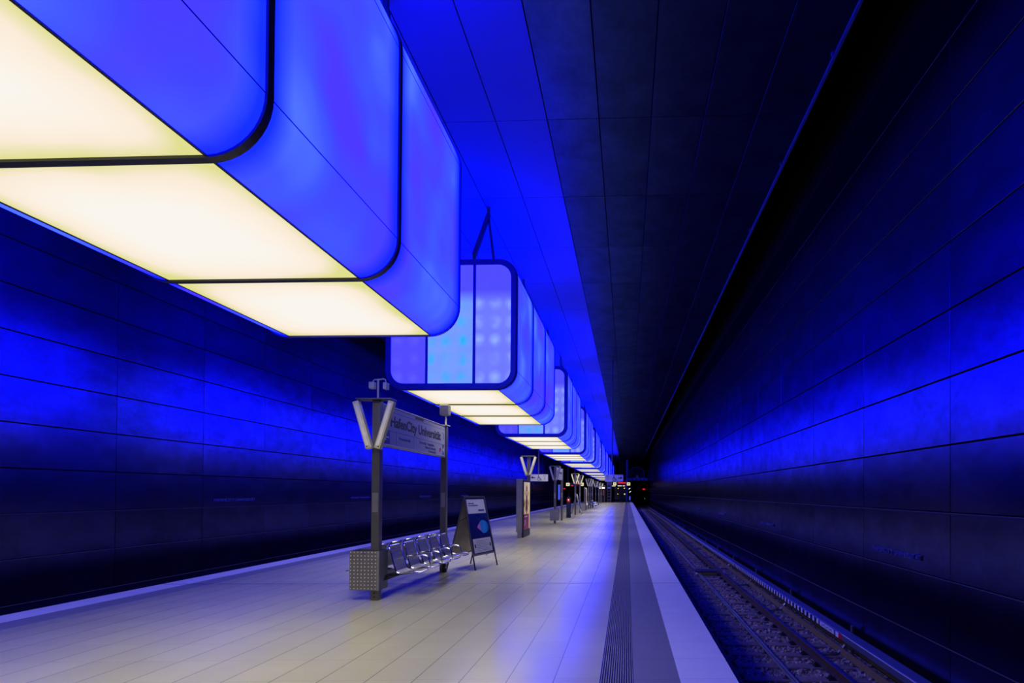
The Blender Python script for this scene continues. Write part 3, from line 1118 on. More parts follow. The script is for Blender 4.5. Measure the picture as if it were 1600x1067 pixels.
def make_sign(y0, y1, label, full=True):
    o = thing('station_sign', label, 'sign', (PX, (y0 + y1) / 2, 2.62), 'station name boards', world=True)
    x0, x1 = -4.25, -4.185
    ya, yb = y0 + 0.069, y1 - 0.069
    z0, z1 = 2.615, 3.34
    MB().box(x0, x1, ya, yb, z0 + 0.03, z1 - 0.02).build('board_panel', BOARD, o)
    fr = MB()
    fr.box(x0 - 0.012, x1 + 0.012, ya, yb, z0, z0 + 0.03)
    fr.box(x0 - 0.012, x1 + 0.012, ya, yb, z1 - 0.02, z1)
    fr.build('frame', STEEL, o, bevel=0.004)
    xf = x1 + 0.001
    ln = MB()
    ln.box(x1, xf, ya, yb, 3.236, 3.244)
    ln.box(x1, xf, ya, yb, 2.893, 2.901)
    ln.box(x1, xf, ya + 0.62, ya + 0.626, 2.66, 2.893)
    ln.box(x1, xf, ya + 1.46, ya + 1.466, 2.66, 2.893)
    ln.build('ruled_lines', INKB, o)
    if not full:
        return o
    off = Vector(o.location)
    MB().box(x1, xf + 0.001, 10.93, 11.38, 3.262, 3.312).build('code_plate', BLACK, o)
    P = lambda y, z: plane_mtx(Vector((xf, y, z)) - off, (0, 1, 0), (0, 0, 1))
    lettering('station_name', 'HafenCity Universität', 0.262, BLACK, o, P(9.76, 2.985), 0.0015, width=2.68)
    lettering('street_name', 'Versmannstraße', 0.085, INKB, o, P(10.14, 2.775), 0.001)
    lettering('street_name', 'Überseeallee  Shanghaiallee', 0.085, INKB, o, P(11.16, 2.80), 0.001, xs=0.92)
    lettering('street_name', 'HafenCity Universität', 0.085, INKB, o, P(11.48, 2.725), 0.001, xs=0.86)
    lettering('street_name', 'Versmannstraße', 0.085, INKB, o, P(11.67, 2.655), 0.001, xs=0.86)
    rg = MB()
    rg.tube([(xf + 0.002, 12.40 + 0.04 * math.cos(t), 2.765 + 0.04 * math.sin(t)) for t in [k * math.pi / 8 for k in range(16)]], 0.008, 6, True)
    rg.build('pink_ring', PINK, o)
    bx = MB()
    for yy in (12.51, 12.36):
        pass
    bx.box(x1, xf, 12.57, 12.68, 2.66, 2.893)
    bx.box(x1, xf, 9.42, 9.74, 2.66, 2.893)
    bx.build('arrow_field', SIGNB, o)
    ar = MB()
    ar.prism([(12.585, 2.765), (12.585, 2.79), (12.625, 2.79), (12.605, 2.83), (12.625, 2.83), (12.665, 2.777), (12.625, 2.725), (12.605, 2.725), (12.625, 2.765)], 'x', xf, xf + 0.001)
    ar.prism([(9.70, 2.765), (9.70, 2.79), (9.55, 2.79), (9.61, 2.83), (9.57, 2.83), (9.46, 2.777), (9.57, 2.725), (9.61, 2.725), (9.55, 2.765)], 'x', xf, xf + 0.001)
    ar.build('arrow', WHITE, o)
    pk = MB()
    pk.box(x1, xf, 12.52, 12.56, 3.14, 3.17)
    pk.box(x1, xf, 12.61, 12.65, 3.02, 3.16)
    pk.build('small_mark', INKB, o)
    return o


post1 = make_post(9.335, 'front steel post carrying the forked lamp and punched bin')
copy_thing(post1, (PX, 12.82, 0), 'steel post behind the bench holding the far end of the station name board')
vl1 = make_v_lamp(9.335, 'V-shaped lamp fork on the front post beside the station name board')
make_bin(9.215, 'punched steel litter bin on the front post before the bench')
make_sign(9.335, 12.82, 'white HafenCity Universität name board between two posts over the bench')

ms = thing('loudspeaker_mast', 'thin mast with two small loudspeakers on top of the front post', 'loudspeaker', (PX, 9.335, 3.382))
MB().tube([(PX, 9.335, 3.382), (PX, 9.335, 3.735)], 0.017, 8).build('mast', CREAM, ms, smooth=True)
MB().tube([(PX - 0.085, 9.335, 3.66), (PX - 0.085, 9.335, 3.70), (PX - 0.06, 9.335, 3.722), (PX, 9.335, 3.72), (PX + 0.09, 9.335, 3.735), (PX + 0.125, 9.335, 3.72), (PX + 0.135, 9.335, 3.67)], 0.012, 8).build('arm', CREAM, ms, smooth=True)
MB().box(PX - 0.128, PX - 0.03, 9.25, 9.34, 3.555, 3.672).build('speaker', CREAM, ms, bevel=0.012)
MB().box(PX + 0.105, PX + 0.17, 9.27, 9.40, 3.552, 3.668).build('speaker', CREAM, ms, bevel=0.012)
sp = thing('antenna_box', 'grey box on a short mast above the rear bench post', 'antenna', (PX, 12.82, 3.36))
MB().tube([(PX + 0.03, 12.82, 3.361), (PX + 0.03, 12.82, 3.60)], 0.02, 8).build('mast', CREAM, sp, smooth=True)
MB().box(PX - 0.09, PX + 0.115, 12.72, 12.92, 3.59, 3.83).build('housing', STEEL_D, sp, bevel=0.015)
MB().box(PX - 0.07, PX + 0.10, 12.70, 12.94, 3.352, 3.366).build('mount_plate', CREAM, sp)


# ---- bench: back-to-back rows of five wire seats on a beam
def make_bench(yc, label, n=5, detail=True):
    o = thing('wire_bench', label, 'bench', (PX, yc, 0), 'steel wire benches on the platform', world=False)
    pitch, wd = 0.65, 0.50
    y0 = -pitch * n / 2 + 0.0
    bm_ = MB()
    bm_.box(-0.10, 0.10, y0 - 0.08, y0 + pitch * n + 0.02, 0.30, 0.41)
    bm_.build('beam', DARK, o, bevel=0.01)
    lg = MB()
    yy = y0 + pitch * n - 0.12
    lg.box(0.06, 0.11, yy - 0.03, yy + 0.03, 0.0, 0.30)
    lg.tube([(0.11, yy, 0.05), (0.14, yy, 0.05)], 0.045, 12)
    lg.tube([(0.11, yy, 0.16), (0.13, yy, 0.16)], 0.035, 12)
    lg.build('support_foot', DARK, o, bevel=0.005)
    prof = [(0.125, 0.855), (0.135, 0.845), (0.175, 0.70), (0.215, 0.56), (0.252, 0.455), (0.285, 0.425), (0.34, 0.42), (0.46, 0.435), (0.56, 0.45), (0.62, 0.445), (0.655, 0.425)]
    for s_ in (1, -1):
        for k in range(n):
            ya = y0 + k * pitch + 0.06
            yb = ya + wd
            r = 0.05
            side_a = [(s_ * x, ya, z) for x, z in prof[1:-1]]
            side_b = [(s_ * x, yb, z) for x, z in prof[1:-1]]
            top = [(s_ * 0.118, ya + 0.02, 0.872), (s_ * 0.112, ya + 0.06, 0.885), (s_ * 0.112, yb - 0.06, 0.885), (s_ * 0.118, yb - 0.02, 0.872)]
            front = [(s_ * 0.645, yb - 0.03, 0.432), (s_ * 0.66, yb - 0.12, 0.425), (s_ * 0.66, ya + 0.12, 0.425), (s_ * 0.645, ya + 0.03, 0.432)]
            loop = list(reversed(side_a)) + top + side_b + front
            st = MB().tube(loop, 0.0135, 8, True).build('seat', CHROME, o, smooth=True)
            wr = MB()
            nw = 17
            for i in range(1, nw):
                yy = ya + wd * i / nw
                pts = [(s_ * 0.116, yy, 0.878)] + [(s_ * x, yy, z) for x, z in prof[1:-1]] + [(s_ * 0.655, yy, 0.426)]
                for a, b in zip(pts[:-1], pts[1:]):
                    wr.bar(a, b, 0.004, 0.017)
            for z, x in ((0.80, 0.148), (0.72, 0.169), (0.64, 0.192), (0.56, 0.215), (0.48, 0.243)):
                wr.bar((s_ * x, ya, z), (s_ * x, yb, z), 0.004, 0.008, (0, 0, 1))
            for x, z in ((0.34, 0.418), (0.42, 0.428), (0.50, 0.439), (0.58, 0.447)):
                wr.bar((s_ * x, ya, z), (s_ * x, yb, z), 0.012, 0.004, (0, 0, 1))
            wr.build('wire_mesh', WIRE, st)
            br = MB()
            br.bar((s_ * 0.05, (ya + yb) / 2, 0.34), (s_ * 0.56, (ya + yb) / 2, 0.425), 0.03, 0.05)
            br.build('seat_bracket', DARK, st)
        for k in range(n - 1):
            ya = y0 + (k + 1) * pitch + 0.035
            pts = [(0.19, 0.60), (0.205, 0.635), (0.25, 0.65), (0.45, 0.662), (0.53, 0.662), (0.58, 0.645), (0.605, 0.60), (0.635, 0.46), (0.62, 0.43)]
            a = MB()
            a.tube([(s_ * x, ya, z) for x, z in pts], 0.015, 8)
            a.build('armrest', CHROME, o, smooth=True)
    return o


bench1 = make_bench(11.11, 'back-to-back bench of shiny wire seats under the station name board')

# ---- A-frame advertising stand
A, B_ = Vector((-3.506, 12.937, 0)), Vector((-3.231, 13.978, 0))
nn = Vector((-0.967, 0.256, 0))
ab = thing('poster_stand', 'tall folding poster stand with a dark blue picture beside the bench end', 'poster stand', (A + B_) / 2 + nn * 0.38)
tA, tB = A + nn * 0.36 + Vector((0.02, 0, 1.70)), B_ + nn * 0.36 + Vector((0, 0, 1.70))
tA += (tB - tA) * 0.06
tB -= (tB - tA) * 0.06
C_, D_ = B_ + nn * 0.76, A + nn * 0.76


def lerp(p, q, t_):
    return p + (q - p) * t_


def stand_face(a, b, ta, tb, sgn):
    frn = MB()
    lo = 0.20
    for p, q in ((a, ta), (b, tb)):
        frn.bar(lerp(p, q, lo), q, 0.035, 0.03, nn)
    frn.bar(lerp(a, ta, lo), lerp(b, tb, lo), 0.04, 0.03, nn)
    frn.bar(ta, tb, 0.035, 0.04, nn)
    face_ = frn.build('frame', STEEL_D, ab, bevel=0.005)
    for p, q in ((a, ta), (b, tb)):
        MB().bar(p, lerp(p, q, lo), 0.026, 0.022, nn).build('leg', DARK, ab)
    return face_


def on_face(a, b, ta, tb, u, v, d):
    """point on the leaning face: u across 0..1, v up 0..1"""
    p = lerp(lerp(a, b, u), lerp(ta, tb, u), v)
    nrm = (b - a).cross(ta - a).normalized()
    return p + nrm * d


def face_patch(a, b, ta, tb, u0, u1, v0, v1, d, th, name, mat, uv=False):
    q = [on_face(a, b, ta, tb, u, v, d) for u, v in ((u0, v0), (u1, v0), (u1, v1), (u0, v1))]
    k = [on_face(a, b, ta, tb, u, v, d - th) for u, v in ((u0, v0), (u1, v0), (u1, v1), (u0, v1))]
    m = MB()
    m.add(q + k, [(0, 1, 2, 3), (7, 6, 5, 4), (0, 4, 5, 1), (1, 5, 6, 2), (2, 6, 7, 3), (3, 7, 4, 0)])
    o = m.build(name, mat, ab)
    if uv:
        me_ = o.data
        l = me_.uv_layers.new(name='UVMap')
        tab = {0: (0, 0), 1: (1, 0), 2: (1, 1), 3: (0, 1)}
        for lp in me_.loops:
            l.data[lp.index].uv = tab[lp.vertex_index % 4]
    return o


stand_face(A, B_, tA, tB, 1)
stand_face(C_, D_, tB, tA, 1)
face_patch(A, B_, tA, tB, 0.02, 0.98, 0.20, 0.985, 0.0, 0.012, 'backing_board', DARK)
face_patch(A, B_, tA, tB, 0.06, 0.94, 0.77, 0.97, 0.004, 0.003, 'poster_heading', SIGNW)
face_patch(A, B_, tA, tB, 0.05, 0.95, 0.43, 0.765, 0.004, 0.003, 'poster_picture', BOARDPIC, True)
face_patch(A, B_, tA, tB, 0.09, 0.92, 0.225, 0.42, 0.004, 0.003, 'poster_notice', SIGNW)
face_patch(C_, D_, tB, tA, 0.02, 0.98, 0.20, 0.985, 0.0, 0.012, 'rear_board', simple('hardboard_back', (0.42, 0.38, 0.33), 0.7))
off = Vector(ab.location)
nrm = (B_ - A).cross(tA - A).normalized()
upv = (tA + tB - A - B_).normalized()
rv = (B_ - A).normalized()
for u0, u1, v0 in ((0.12, 0.27, 0.905), (0.29, 0.40, 0.905), (0.12, 0.20, 0.875), (0.22, 0.58, 0.875), (0.56, 0.86, 0.80)):
    face_patch(A, B_, tA, tB, u0, u1, v0, v0 + (0.014 if u0 < 0.5 else 0.024), 0.006, 0.001, 'heading_line', INKB)
for k in range(7):
    face_patch(A, B_, tA, tB, 0.24, 0.78 - 0.06 * (k % 3), 0.25 + k * 0.022, 0.256 + k * 0.022, 0.006, 0.001, 'notice_line', simple('grey_ink', (0.30, 0.30, 0.36), 0.6) if k == 0 else bpy.data.materials['grey_ink'])
for u0, u1 in ((0.13, 0.18), (0.83, 0.88)):
    face_patch(A, B_, tA, tB, u0, u1, 0.295, 0.345, 0.006, 0.001, 'notice_arrow', BLACK)
MB().bar(lerp(A, tA, 0.72) + nn * 0.02, lerp(D_, tA, 0.66), 0.022, 0.012, (0, 0, 1)).build('spreader', CHROME, ab)
MB().tube([lerp(A, B_, 0.55) * 0.8 + lerp(tA, tB, 0.55) * 0.2 + Vector((0.02, 0, -0.03)), lerp(A, B_, 0.55) * 0.8 + lerp(tA, tB, 0.55) * 0.2 + Vector((0.05, 0, -0.03))], 0.03, 10).build('lock', CHROME, ab)

# ---- advertising pillar
ap = thing('advertising_pillar', 'grey advertising pillar with a lit brown and magenta poster', 'advertising pillar', (-4.29, 23.1, 0))
q = MB()
q.box(-4.43, -4.20, 22.40, 22.52, 0.225, 2.345)
q.box(-4.37, -4.22, 22.42, 22.52, 0.0, 0.225)
q.build('end_cheek', CHEEK, ap, bevel=0.008)
MB().box(-4.40, -4.15, 22.52, 23.85, 0.0, 2.34).build('body', DARK, ap, bevel=0.01)
MB().box(-4.43, -4.18, 23.85, 23.93, 0.0, 2.345).build('end_cheek', STEEL_D, ap, bevel=0.008)
pp = bpy.data.objects.new
po = MB()
po.box(-4.15, -4.142, 22.56, 23.70, 0.93, 2.24)
pobj = po.build('poster', ADPOST, ap)
MB().box(-4.15, -4.141, 22.56, 23.70, 0.31, 0.93).build('poster_panel', MAGENTA, ap)
m = MB()
m.box(-4.141, -4.139, 22.68, 23.3, 0.80, 0.86)
m.box(-4.141, -4.139, 22.66, 22.95, 0.52, 0.70)
m.box(-4.141, -4.139, 22.66, 22.80, 0.46, 0.62)
m.build('poster_print', WHITE, ap)
MB().box(-4.15, -4.13, 23.72, 23.79, 0.31, 2.24).build('edge_light', emit('lit_warm_edge', (1.0, 0.80, 0.45), 0.6), ap)
m = MB()
for x in (-4.36, -4.27):
    m.tube([(x, 22.40, 0.83), (x, 22.385, 0.83)], 0.02, 8)
m.build('bolt', CHROME, ap)

# ---- more posts, lamps, signs further along
copy_thing(post1, (PX, 24.03, 0), 'steel post behind the advertising pillar')
copy_thing(vl1, (PX, 24.03, 3.36), 'V-shaped lamp fork above the advertising pillar')
copy_thing(post1, (PX, 32.95, 0), 'steel post with a litter bin beyond the advertising pillar')
copy_thing(vl1, (PX, 32.95, 3.36), 'V-shaped lamp fork above the litter bin beyond the advertising pillar')
make_bin(32.82, 'steel litter bin on the post beyond the advertising pillar', -0.03)
copy_thing(post1, (PX, 36.45, 0), 'dark steel post beside the narrow blue screen')
make_sign(32.95, 36.45, 'second station name board seen nearly edge-on, beyond the advertising pillar', False)
sg = bpy.data.objects.get('station_sign.001')
off = Vector(sg.location)
lettering('station_name', 'HafenCity Universität', 0.262, BLACK, sg, plane_mtx(Vector((-4.184, 33.4, 2.985)) - off, (0, 1, 0), (0, 0, 1)), 0.0015, width=2.68)
scn = thing('information_screen', 'narrow lit blue information screen on the dark post', 'screen', (-4.45, 36.4, 1.37))
MB().box(-4.47, -4.295, 36.30, 36.36, 1.34, 2.34).build('housing', DARK, scn, bevel=0.008)
MB().box(-4.455, -4.33, 36.292, 36.30, 1.37, 2.31).build('display', SCREEN, scn)
MB().box(-4.31, -4.285, 36.32, 36.50, 1.6, 1.66).build('bracket', DARK, scn)
em = thing('emergency_column', 'dark blue emergency call column with a red top', 'emergency column', (-4.23, 40.8, 0))
MB().box(-4.39, -4.07, 40.72, 40.95, 0, 1.42).build('column', NAVY, em, bevel=0.02)
MB().box(-4.30, -4.16, 40.70, 40.725, 1.16, 1.36).build('call_plate', LED_R, em)
MB().box(-4.27, -4.19, 40.695, 40.70, 1.27, 1.33).build('lit_button', LAMP_W, em)
m = MB()
m.tube([(-4.23, 40.83, 1.42), (-4.23, 40.83, 1.52)], 0.10, 12)
m.tube([(-4.23, 40.83, 1.52), (-4.23, 40.83, 1.9)], 0.02, 6)
m.build('beacon', NAVY, em)
copy_thing(post1, (PX, 46.0, 0), 'steel post just beyond the emergency column')
copy_thing(vl1, (PX, 46.0, 3.36), 'warm-lit V-shaped lamp fork just beyond the emergency column')
copy_thing(post1, (PX, 50.5, 0), 'steel post beside the leaning blue poster board')
copy_thing(vl1, (PX, 50.5, 3.36), 'blue-lit V-shaped lamp fork beside the leaning blue poster board')
ls = thing('poster_stand', 'distant folding poster stand with a blue poster between two posts', 'poster stand', (-4.2, 47.5, 0))
for s_ in (1, -1):
    m = MB()
    m.add([(-4.25 + s_ * 0.42, 47.0, 0.15), (-4.25 + s_ * 0.42, 47.9, 0.15), (-4.25 + s_ * 0.03, 47.9, 1.7), (-4.25 + s_ * 0.03, 47.0, 1.7),
           (-4.25 + s_ * 0.39, 47.0, 0.15), (-4.25 + s_ * 0.39, 47.9, 0.15), (-4.25, 47.9, 1.7), (-4.25, 47.0, 1.7)],
          [(0, 1, 2, 3), (7, 6, 5, 4), (0, 4, 5, 1), (1, 5, 6, 2), (2, 6, 7, 3), (3, 7, 4, 0)])
    m.build('board', SIGNW if s_ > 0 else STEEL_D, ls)
    for yy in (47.05, 47.85):
        MB().bar((-4.25 + s_ * 0.46, yy, 0), (-4.25 + s_ * 0.40, yy, 0.17), 0.03, 0.03).build('leg', DARK, ls)
m = MB()
m.add([(-4.25 + 0.345, 47.03, 0.45), (-4.25 + 0.345, 47.87, 0.45), (-4.25 + 0.12, 47.87, 1.35), (-4.25 + 0.12, 47.03, 1.35)], [(0, 1, 2, 3)])
for i, p in enumerate(m.v):
    m.v[i] = (p[0] + 0.012, p[1], p[2])
m.build('poster', SIGNB, ls)
b2 = make_bin(50.38, 'small grey litter bin on the post by the leaning blue poster board', 0.22)
pl2 = thing('information_pillar', 'slim grey information pillar in the middle distance', 'information pillar', (-4.25, 57.4, 0))
MB().box(-4.38, -4.16, 57.3, 58.5, 0, 2.35).build('body', STEEL_D, pl2, bevel=0.01)
MB().box(-4.16, -4.15, 57.4, 58.4, 0.5, 2.2).build('poster', ADPOST, pl2)
MB().box(-4.22, -4.15, 57.27, 57.3, 2.2, 2.3).build('lamp', LAMP_W, pl2)
for i, y in enumerate((62.0, 76.0, 84.0, 92.0)):
    copy_thing(post1, (PX, y, 0), f'distant steel post, {["first", "second", "third", "last"][i]} beyond the slim information pillar')
    copy_thing(vl1, (PX, y, 3.36), f'distant V-shaped lamp fork, {["first", "second", "third", "last"][i]} beyond the slim information pillar')
copy_thing(post1, (PX, 65.425, 0), 'distant steel post at the near end of the distant wire bench')
copy_thing(vl1, (PX, 65.425, 3.36), 'distant V-shaped lamp fork at the near end of the distant wire bench')
copy_thing(post1, (PX, 68.91, 0), 'distant steel post at the far end of the distant wire bench')
copy_thing(bench1, (PX, 67.2, 0), 'distant wire bench between two posts in the far half of the platform')


# ---- hanging direction signs
def hanging_sign(name_label, xc, y, num, side, hx):
    o = thing('platform_sign', name_label, 'sign', (xc, y, 2.42), 'hanging platform number signs')
    w2, z0, z1 = 0.485, 2.42, 2.79
    MB().box(xc - w2, xc + w2, y, y + 0.12, z0, z1).build('sign_box', SIGNW, o, bevel=0.006)
    MB().tube([(hx, y + 0.06, z1), (hx, y + 0.06, ZC)], 0.035, 8).build('hanger_rod', HANGER, o)
    off = Vector(o.location)
    yf = y - 0.002
    nx = xc - side * 0.32
    lettering('platform_number', num, 0.17, BLACK, o, plane_mtx(Vector((nx - 0.05, yf, z0 + 0.09)) - off, (1, 0, 0), (0, 0, 1)), 0.001)
    lettering('platform_word', 'Gleis', 0.08, BLACK, o, plane_mtx(Vector((nx - 0.10, yf, z0 + 0.26)) - off, (1, 0, 0), (0, 0, 1)), 0.001)
    ic = MB()
    ic.tube([(xc + 0.085 * math.cos(t), yf, z0 + 0.135 + 0.085 * math.sin(t)) for t in [R(110 + k * 25) for k in range(11)]], 0.012, 6)
    ic.tube([(xc - 0.02, yf, z0 + 0.28), (xc, yf, z0 + 0.16), (xc + 0.08, yf, z0 + 0.15), (xc + 0.12, yf, z0 + 0.06), (xc + 0.15, yf, z0 + 0.07)], 0.017, 6)
    ic.tube([(xc - 0.01, yf, z0 + 0.22), (xc + 0.06, yf, z0 + 0.215)], 0.012, 6)
    ic.tube([(xc - 0.02, yf + 0.01, z0 + 0.32), (xc - 0.02, yf - 0.008, z0 + 0.32)], 0.027, 10)
    ic.build('wheelchair_symbol', BLACK, o)
    ax = xc + side * 0.32
    ar = [(-0.11, -0.025), (-0.11, 0.025), (0.02, 0.025), (-0.01, 0.07), (0.04, 0.07), (0.12, 0.0), (0.04, -0.045), (-0.01, -0.045), (0.01, -0.025)]
    MB().prism([(ax + side * a, z0 + 0.19 + b) for a, b in ar], 'y', yf - 0.001, yf + 0.003).build('arrow', BLACK, o)
    return o


hanging_sign('hanging white sign for platform 2 with a wheelchair symbol and arrow to the left', -4.72, 30.0, '2', -1, -4.75)
hanging_sign('hanging white sign for platform 1 with a wheelchair symbol and arrow to the right', -0.69, 30.0, '1', 1, -0.80)

# ------------------------------------------------------------------ far end of the platform
YE = 123.0
ew = MB()
ew.box(-12.3, -9.1, YE + 1, YE + 1.3, -1.2, 11)
ew.box(-9.1, 0.3, YE + 1, YE + 1.3, 3.6, 11)
ew.box(0.3, 4.36, YE + 1, YE + 1.3, 5.0, 11)
wall_end = struct(ew.build('wall_end', VOID))
struct(MB().box(-12.3, 4.36, 168, 168.3, -1.5, 6).build('wall_tunnel_end', VOID))
struct(MB().box(-12.3, 4.36, YE + 1.3, 168, 5.2, 5.4).build('ceiling_tunnel', VOID))
struct(MB().box(4.31, 4.6, Y_B, 168, -1.5, 5.4).build('wall_tunnel_right', VOID))
struct(MB().box(-12.5, -12.2, Y_B, 168, -1.5, 5.4).build('wall_tunnel_left', VOID))
bk = MB()
bk.box(-9.1, 0.9, 134, 134.2, -1.2, 5)
struct(bk.build('wall_concourse', VOID))
bt = thing('cross_beam', 'blue-lit steel beam across the track at the tunnel mouth', 'beam', (2.3, 119.8, 4.46))
MB().box(0.10, 4.30, 119.6, 119.9, 4.46, 4.98).build('girder', MESH_B, bt, bevel=0.02)
m = MB()
for x in (1.0, 1.9, 2.7, 3.4):
    m.box(x, x + 0.28, 119.57, 119.60, 4.58, 4.82)
m.build('dark_openings', BLACK, bt)
ps = thing('end_post', 'slim blue-lit post from floor to ceiling at the platform end', 'post', (-0.05, 119.8, 0))
MB().box(-0.26, 0.16, 119.6, 119.95, 0, ZC).build('shaft', MESH_B, ps, bevel=0.02)
arch = thing('arch_reflection', 'dark glass with a modelled arch reflection above the tunnel mouth beyond the beam', 'window', (2.0, 123.5, 5.0))
m = MB()
m.prism([(0.45, 5.02), (3.75, 5.02)] + [(2.1 + 1.65 * math.cos(R(a)), 6.1 + 1.4 * math.sin(R(a))) for a in range(0, 181, 15)], 'y', 123.9, 123.98)
m.build('pane', GLASS_D, arch)
m = MB()
m.tube([(0.45, 123.88, 5.0)] + [(2.1 - 1.65 * math.cos(R(a)), 123.88, 6.1 + 1.4 * math.sin(R(a))) for a in range(0, 181, 15)] + [(3.75, 123.88, 5.0)], 0.07, 6)
m.build('reflected_arch', MESH_B, arch)  # tube models the arch reflected in the dark glass
ck = thing('platform_clock', 'small pale square clock on the beam over the tunnel mouth', 'clock', (2.15, 119.7, 5.0))
MB().box(1.88, 2.45, 119.5, 119.75, 4.981, 5.58).build('case', simple('clock_case', (0.55, 0.55, 0.42), 0.5), ck, bevel=0.03)
m = MB()
m.bar((2.165, 119.49, 5.28), (2.165, 119.49, 5.46), 0.03, 0.012)
m.bar((2.165, 119.49, 5.28), (2.28, 119.49, 5.24), 0.03, 0.012)
m.build('hands', BLACK, ck)


def exit_sign(label, xa, xb, y, z0, z1, red):
    o = thing('exit_sign', label, 'sign', ((xa + xb) / 2, y, z0), 'small lit signs over the platform end')
    MB().box(xa, xb, y, y + 0.2, z0, z1).build('case', EXIT_Y, o, bevel=0.02)
    cx, cz, h = (xa + xb) / 2, (z0 + z1) / 2, (z1 - z0)
    m = MB()
    m.prism([(cx - 0.25 * h, cz), (cx, cz + 0.2 * h), (cx + 0.25 * h, cz), (cx + 0.1 * h, cz), (cx + 0.1 * h, cz - 0.2 * h), (cx - 0.1 * h, cz - 0.2 * h), (cx - 0.1 * h, cz)], 'y', y - 0.02, y)
    m.build('pictogram', NAVY, o)
    MB().tube([(cx, y + 0.1, z1), (cx, y + 0.1, ZC)], 0.03, 6).build('hanger_rod', HANGER, o)
    return o


exit_sign('small lit yellow sign left of the red display above the platform end', -2.70, -2.08, 109.8, 3.28, 3.86, 1)
exit_sign('small lit yellow sign right of the red display above the platform end', -0.02, 0.62, 109.8, 3.26, 3.86, 1)
rd_ = thing('train_display', 'red lit train display above the platform end', 'display', (-0.95, 110, 3.4))
MB().box(-2.0, -0.10, 110, 110.3, 3.28, 3.98).build('case', DARK, rd_, bevel=0.02)
MB().box(-1.75, -0.20, 109.97, 110.0, 3.66, 3.86).build('red_line', LED_R, rd_)
MB().tube([(-1.0, 110.15, 3.98), (-1.0, 110.15, ZC)], 0.04, 6).build('hanger_rod', HANGER, rd_)
exit_sign('small lit yellow sign over the left side of the platform, left of its red display', -8.14, -7.67, 75, 2.70, 3.11, 1)
exit_sign('small lit yellow sign over the left side of the platform, right of its red display', -6.27, -5.79, 75, 2.72, 3.14, 1)
rd_ = thing('train_display', 'dark train display with red marks over the left side of the platform', 'display', (-7.0, 75.2, 2.6))
MB().box(-7.6, -6.35, 75.1, 75.3, 2.62, 3.14).build('case', DARK, rd_, bevel=0.02)
MB().box(-6.95, -6.55, 75.08, 75.1, 2.95, 3.06).build('red_line', LED_R, rd_)
MB().box(-7.45, -7.2, 75.08, 75.1, 2.70, 2.80).build('red_line', LED_R, rd_)
MB().tube([(-7.0, 75.2, 3.14), (-7.0, 75.2, ZC)], 0.04, 6).build('hanger_rod', HANGER, rd_)
rs = thing('signal_lamp', 'red lit strip signal beyond the left platform edge', 'signal', (-10.4, 88, 2.2))
MB().box(-10.62, -9.65, 88, 88.2, 2.28, 2.55).build('case', DARK, rs, bevel=0.02)
MB().box(-10.55, -9.95, 87.97, 88, 2.36, 2.47).build('red_line', LED_R, rs)
MB().box(-9.85, -9.72, 87.97, 88, 2.36, 2.47).build('lit_dot', LED_R, rs)
MB().box(-10.2, -10.1, 88.0, 88.1, -1.19, 2.28).build('mast', DARK, rs)

lf = thing('lift_shaft', 'grey framed glass lift shaft at the far end of the platform', 'lift', (-3.5, 109, 0))
for x in (-3.88, -3.14):
    MB().box(x, x + 0.14, 108.0, 108.2, 0, 3.26).build('frame_post', STEEL_D, lf)
    MB().box(x, x + 0.14, 110.0, 110.2, 0, 3.26).build('frame_post', STEEL_D, lf)
MB().box(-3.88, -3.0, 108.0, 110.2, 3.26, 4.6).build('head', STEEL_D, lf)
MB().box(-3.76, -3.12, 108.05, 108.08, 0.02, 3.26).build('glass_front', GLASS_D, lf)
m = MB()
for z in (0.45, 1.0, 1.55, 2.1, 2.6):
    m.box(-3.74, -3.14, 108.0, 108.06, z, z + 0.09)
m.build('cross_rail', STEEL_D, lf)
MB().box(-3.7, -3.2, 107.98, 108.0, 2.68, 2.88).build('lit_panel', SCREEN, lf)
bt_ = thing('platform_kiosk', 'glazed kiosk with a white lit fascia beside the far lift', 'kiosk', (-4.6, 105, 0))
MB().box(-5.15, -4.05, 104.0, 106.0, 3.0, 3.2).build('roof', STEEL_D, bt_)
MB().box(-5.1, -4.1, 103.96, 104.0, 2.55, 2.85).build('lit_fascia', LAMP_W, bt_)
MB().box(-5.1, -4.1, 104.05, 104.1, 0.0, 2.55).build('glass_front', GLASS_D, bt_)
MB().box(-4.45, -4.3, 104.0, 104.04, 1.3, 2.4).build('red_notice', simple('red_notice_print', (0.5, 0.08, 0.04), 0.5), bt_)
MB().box(-5.15, -5.05, 104.0, 106, 0, 3.0).build('frame_post', STEEL_D, bt_)
MB().box(-4.15, -4.05, 104.0, 106, 0, 3.0).build('frame_post', STEEL_D, bt_)
for i, (x0, x1, z) in enumerate(((-3.0, -2.3, 3.12), (-1.85, -1.05, 3.14), (-0.85, -0.42, 3.14))):
    o = thing('strip_light', f'white strip light under the far end ceiling, {["left", "middle", "right"][i]} of three', 'lamp', ((x0 + x1) / 2, 112, z))
    MB().box(x0, x1, 112, 112.15, z, z + 0.11).build('tube', LAMP_W, o)
    MB().box(x0, x1, 112, 112.15, z + 0.11, z + 0.16).build('casing', STEEL_D, o)
    MB().tube([((x0 + x1) / 2, 112.07, z + 0.16), ((x0 + x1) / 2, 112.07, ZC)], 0.03, 6).build('hanger_rod', HANGER, o)
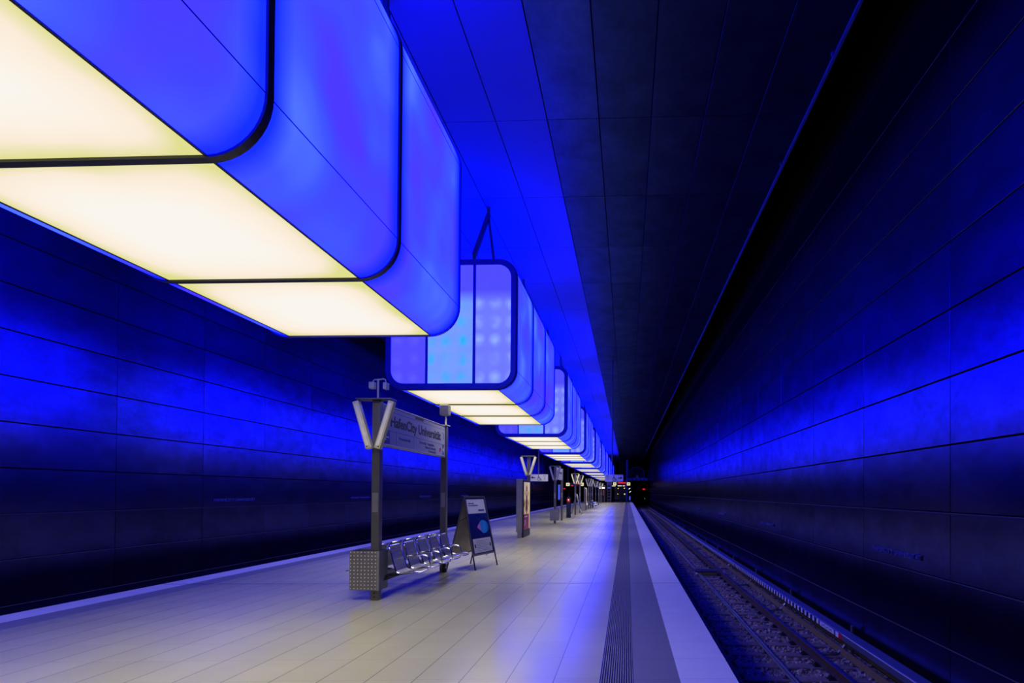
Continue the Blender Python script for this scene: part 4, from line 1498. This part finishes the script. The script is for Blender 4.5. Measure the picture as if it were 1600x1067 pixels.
for x, z, r, m_, lb in ((-1.9, 2.75, 0.10, LAMP_Y, 'upper left'), (-0.55, 2.8, 0.13, LAMP_Y, 'upper right'), (-1.95, 1.55, 0.10, LAMP_Y, 'lower left'), (-0.5, 1.55, 0.15, LAMP_Y, 'lower right')):
    o = thing('bulkhead_lamp', f'small yellow lit lamp on the far end wall, {lb} of four', 'lamp', (x, 121.0, z))
    MB().tube([(x, 121.0, z), (x, 120.85, z)], r, 12).build('globe', LAMP_Y, o)
    MB().tube([(x, 121.26, z), (x, 121.0, z)], r * 1.2, 12).build('base', DARK, o)
cw = thing('stair_front', 'grey wall panel between the lit lamps at the platform end', 'wall panel', (-1.25, 121.0, 0))
MB().box(-1.65, -0.75, 121.1, 121.3, 0, 3.0).build('panel', simple('stair_grey', (0.12, 0.12, 0.12), 0.6), cw)
MB().box(-2.75, -0.30, 121.102, 121.25, 0.002, 0.35).build('plinth', DARK, cw)
MB().box(-2.75, -0.30, 121.25, 121.3, 0.35, 3.0).build('rear_panel', GLASS_D, cw)
for i, (z, dx) in enumerate(((2.75, 0), (2.05, 0.12))):
    o = thing('tunnel_lamp', f'slanting white tunnel lamp beside the end post, {["upper", "lower"][i]} one', 'lamp', (0.55, 124.5, z))
    MB().bar((0.40 + dx, 124.5, z - 0.12), (0.72 + dx, 124.5, z + 0.12), 0.14, 0.1).build('tube', LAMP_W, o)
    MB().box(0.50 + dx, 0.58 + dx, 124.66, 124.74, -1.19, z).build('mast', DARK, o)
    MB().bar((0.40 + dx, 124.62, z - 0.14), (0.72 + dx, 124.62, z + 0.14), 0.2, 0.1).build('casing', DARK, o)
o = thing('tunnel_sign', 'small blue lit sign low beside the end post', 'sign', (0.62, 124.5, 0.3))
MB().box(0.50, 0.78, 124.5, 124.6, 0.25, 1.05).build('face', SCREEN, o)
MB().box(0.46, 0.82, 124.6, 124.7, -1.19, 1.1).build('casing', DARK, o)
sgm = thing('track_signal', 'track signal in the dark tunnel with two red lights', 'signal', (4.05, 132, -1.19))
MB().box(4.00, 4.12, 132, 132.1, -1.19, 2.3).build('mast', DARK, sgm)
MB().box(3.6, 4.28, 132, 132.12, 2.3, 3.1).build('head', DARK, sgm)
for x, r in ((3.80, 0.16), (4.12, 0.12)):
    MB().tube([(x, 131.9, 2.70), (x, 132.0, 2.70)], r, 12).build('red_lens', LED_R, sgm)
gs = thing('escape_sign', 'green lit escape sign low in the tunnel', 'sign', (4.2, 136, 0.4))
MB().box(4.26, 4.305, 134.5, 139.5, 0.35, 0.62).build('lit_face', LED_G, gs)
MB().box(4.22, 4.305, 134.4, 139.6, 0.62, 0.68).build('hood', DARK, gs)
